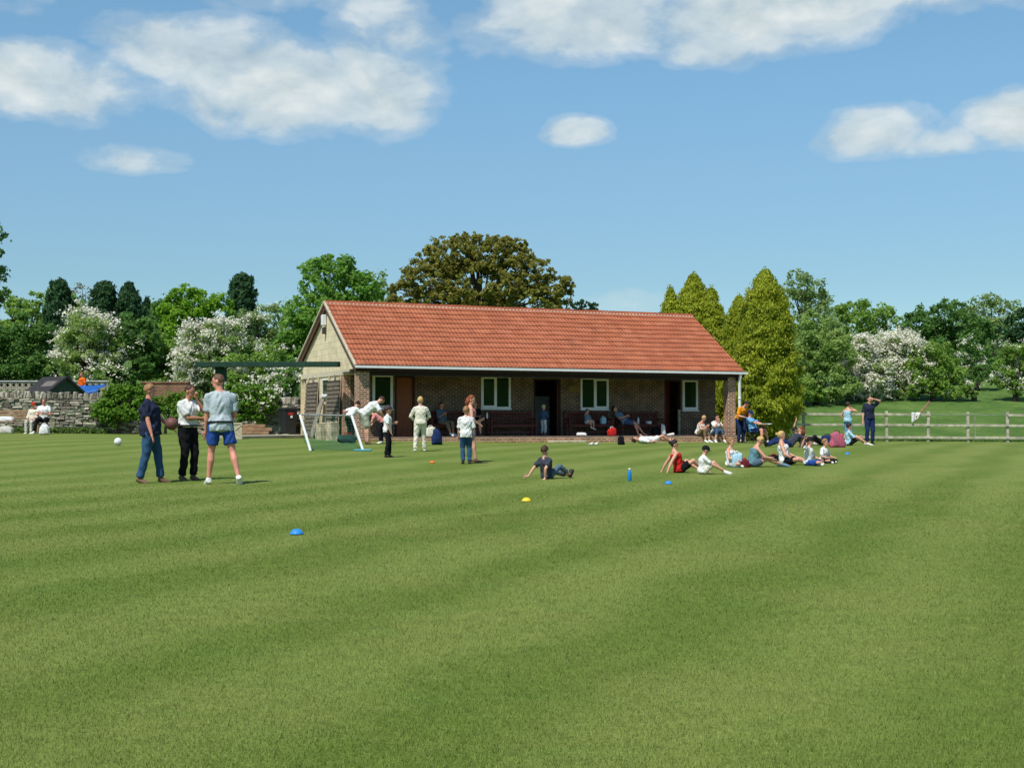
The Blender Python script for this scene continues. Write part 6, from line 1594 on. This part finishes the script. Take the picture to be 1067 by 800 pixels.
clouds = [(55, 118, 122, 48, 1.0), (-25, 120, 90, 46, 1.0), (165, 58, 70, 30, 0.7), (225, 78, 112, 48, 1.0), (300, 112, 165, 60, 1.1), (390, 105, 78, 70, 1.1), (400, 45, 66, 50, 0.9), (515, -20, 120, 50, 0.9), (640, 30, 165, 66, 1.1), (790, 28, 190, 70, 1.1), (960, 8, 150, 52, 1.0), (1085, 12, 70, 50, 0.9), (740, 60, 90, 34, 0.8),
          (598, 144, 44, 20, 1.0), (905, 156, 66, 34, 1.1), (965, 166, 60, 22, 0.9), (1040, 152, 60, 36, 1.1), (150, 182, 56, 17, 0.6), (38, 32, 40, 22, 0.3), (640, 320, 60, 14, 0.15), (280, 8, 130, 26, 0.4)]
mask = cloudmask(clouds)
mp = wt.n('ShaderNodeMapping'); mp.inputs['Scale'].default_value = (1, 1.7, 1); wt.l(AE, mp.inputs[0])
n1 = wt.noise(15, 9, mp.outputs[0], 0.56, 0.2)
dens = wt.math('ADD', wt.math('MULTIPLY', wt.math('MAXIMUM', mask, -1.5), 0.68), wt.math('MULTIPLY', wt.math('SUBTRACT', n1, 0.46), 1.8))
alpha = wt.ramp(dens, [(0.0, (0,) * 3), (0.25, (0.22,) * 3), (0.60, (0.76,) * 3), (1.0, (0.97,) * 3)], 'EASE')
mp2 = wt.n('ShaderNodeMapping'); mp2.inputs['Scale'].default_value = (1, 1.7, 1); mp2.inputs['Location'].default_value = (0.006, -0.022, 0); wt.l(AE, mp2.inputs[0])
n2 = wt.noise(15, 6, mp2.outputs[0], 0.56, 0.2)
lit = wt.math('ADD', wt.math('MULTIPLY', wt.math('SUBTRACT', n1, n2), 2.2), 0.5, clamp=True)
ccol = wt.ramp(lit, [(0.0, (3.7, 4.45, 4.75)), (0.45, (4.8, 5.45, 5.6)), (1.0, (6.1, 6.5, 6.5))])
skytint = wt.ramp(spx.outputs[2], [(0.0, (0.66, 0.74, 0.70)), (0.10, (0.73, 0.84, 0.77)), (0.183, (0.945, 1.08, 0.97)), (0.243, (1.05, 1.25, 1.12)), (0.34, (1.15, 1.38, 1.22)), (0.7, (0.95, 1.02, 0.98))])
skyblue = wt.mix(1.0, sky.outputs[0], skytint, 'MULTIPLY')
skyc = wt.mix(alpha, skyblue, ccol)
wt.l(skyc, bg.inputs[0]); bg.inputs[1].default_value = 0.13

sun = bpy.data.lights.new('sun', 'SUN'); sun.energy = 4.7; sun.angle = R(0.53); sun.color = (1.0, 0.965, 0.90)
so = bpy.data.objects.new('sun', sun); COL.objects.link(so)
tos = Vector((math.sin(SUN_AZ) * math.cos(SUN_EL), math.cos(SUN_AZ) * math.cos(SUN_EL), math.sin(SUN_EL)))
so.rotation_euler = (-tos).to_track_quat('-Z', 'Y').to_euler(); so.location = tos * 60

cam = bpy.data.cameras.new('camera'); cam.sensor_width = 36; cam.lens = 36 * F / 1067; cam.clip_start = 0.05; cam.clip_end = 2000
co = bpy.data.objects.new('camera', cam); COL.objects.link(co); co.location = (0, 0, CAMH); co.rotation_euler = (math.pi / 2 + PITCH, 0, 0)
scene.camera = co
vs = scene.view_settings; vs.view_transform = 'Standard'; vs.look = 'None'; vs.exposure = 0.0; vs.gamma = 1.0
scene.cycles.max_bounces = 8; scene.cycles.transparent_max_bounces = 8
scene.cycles.use_denoising = True
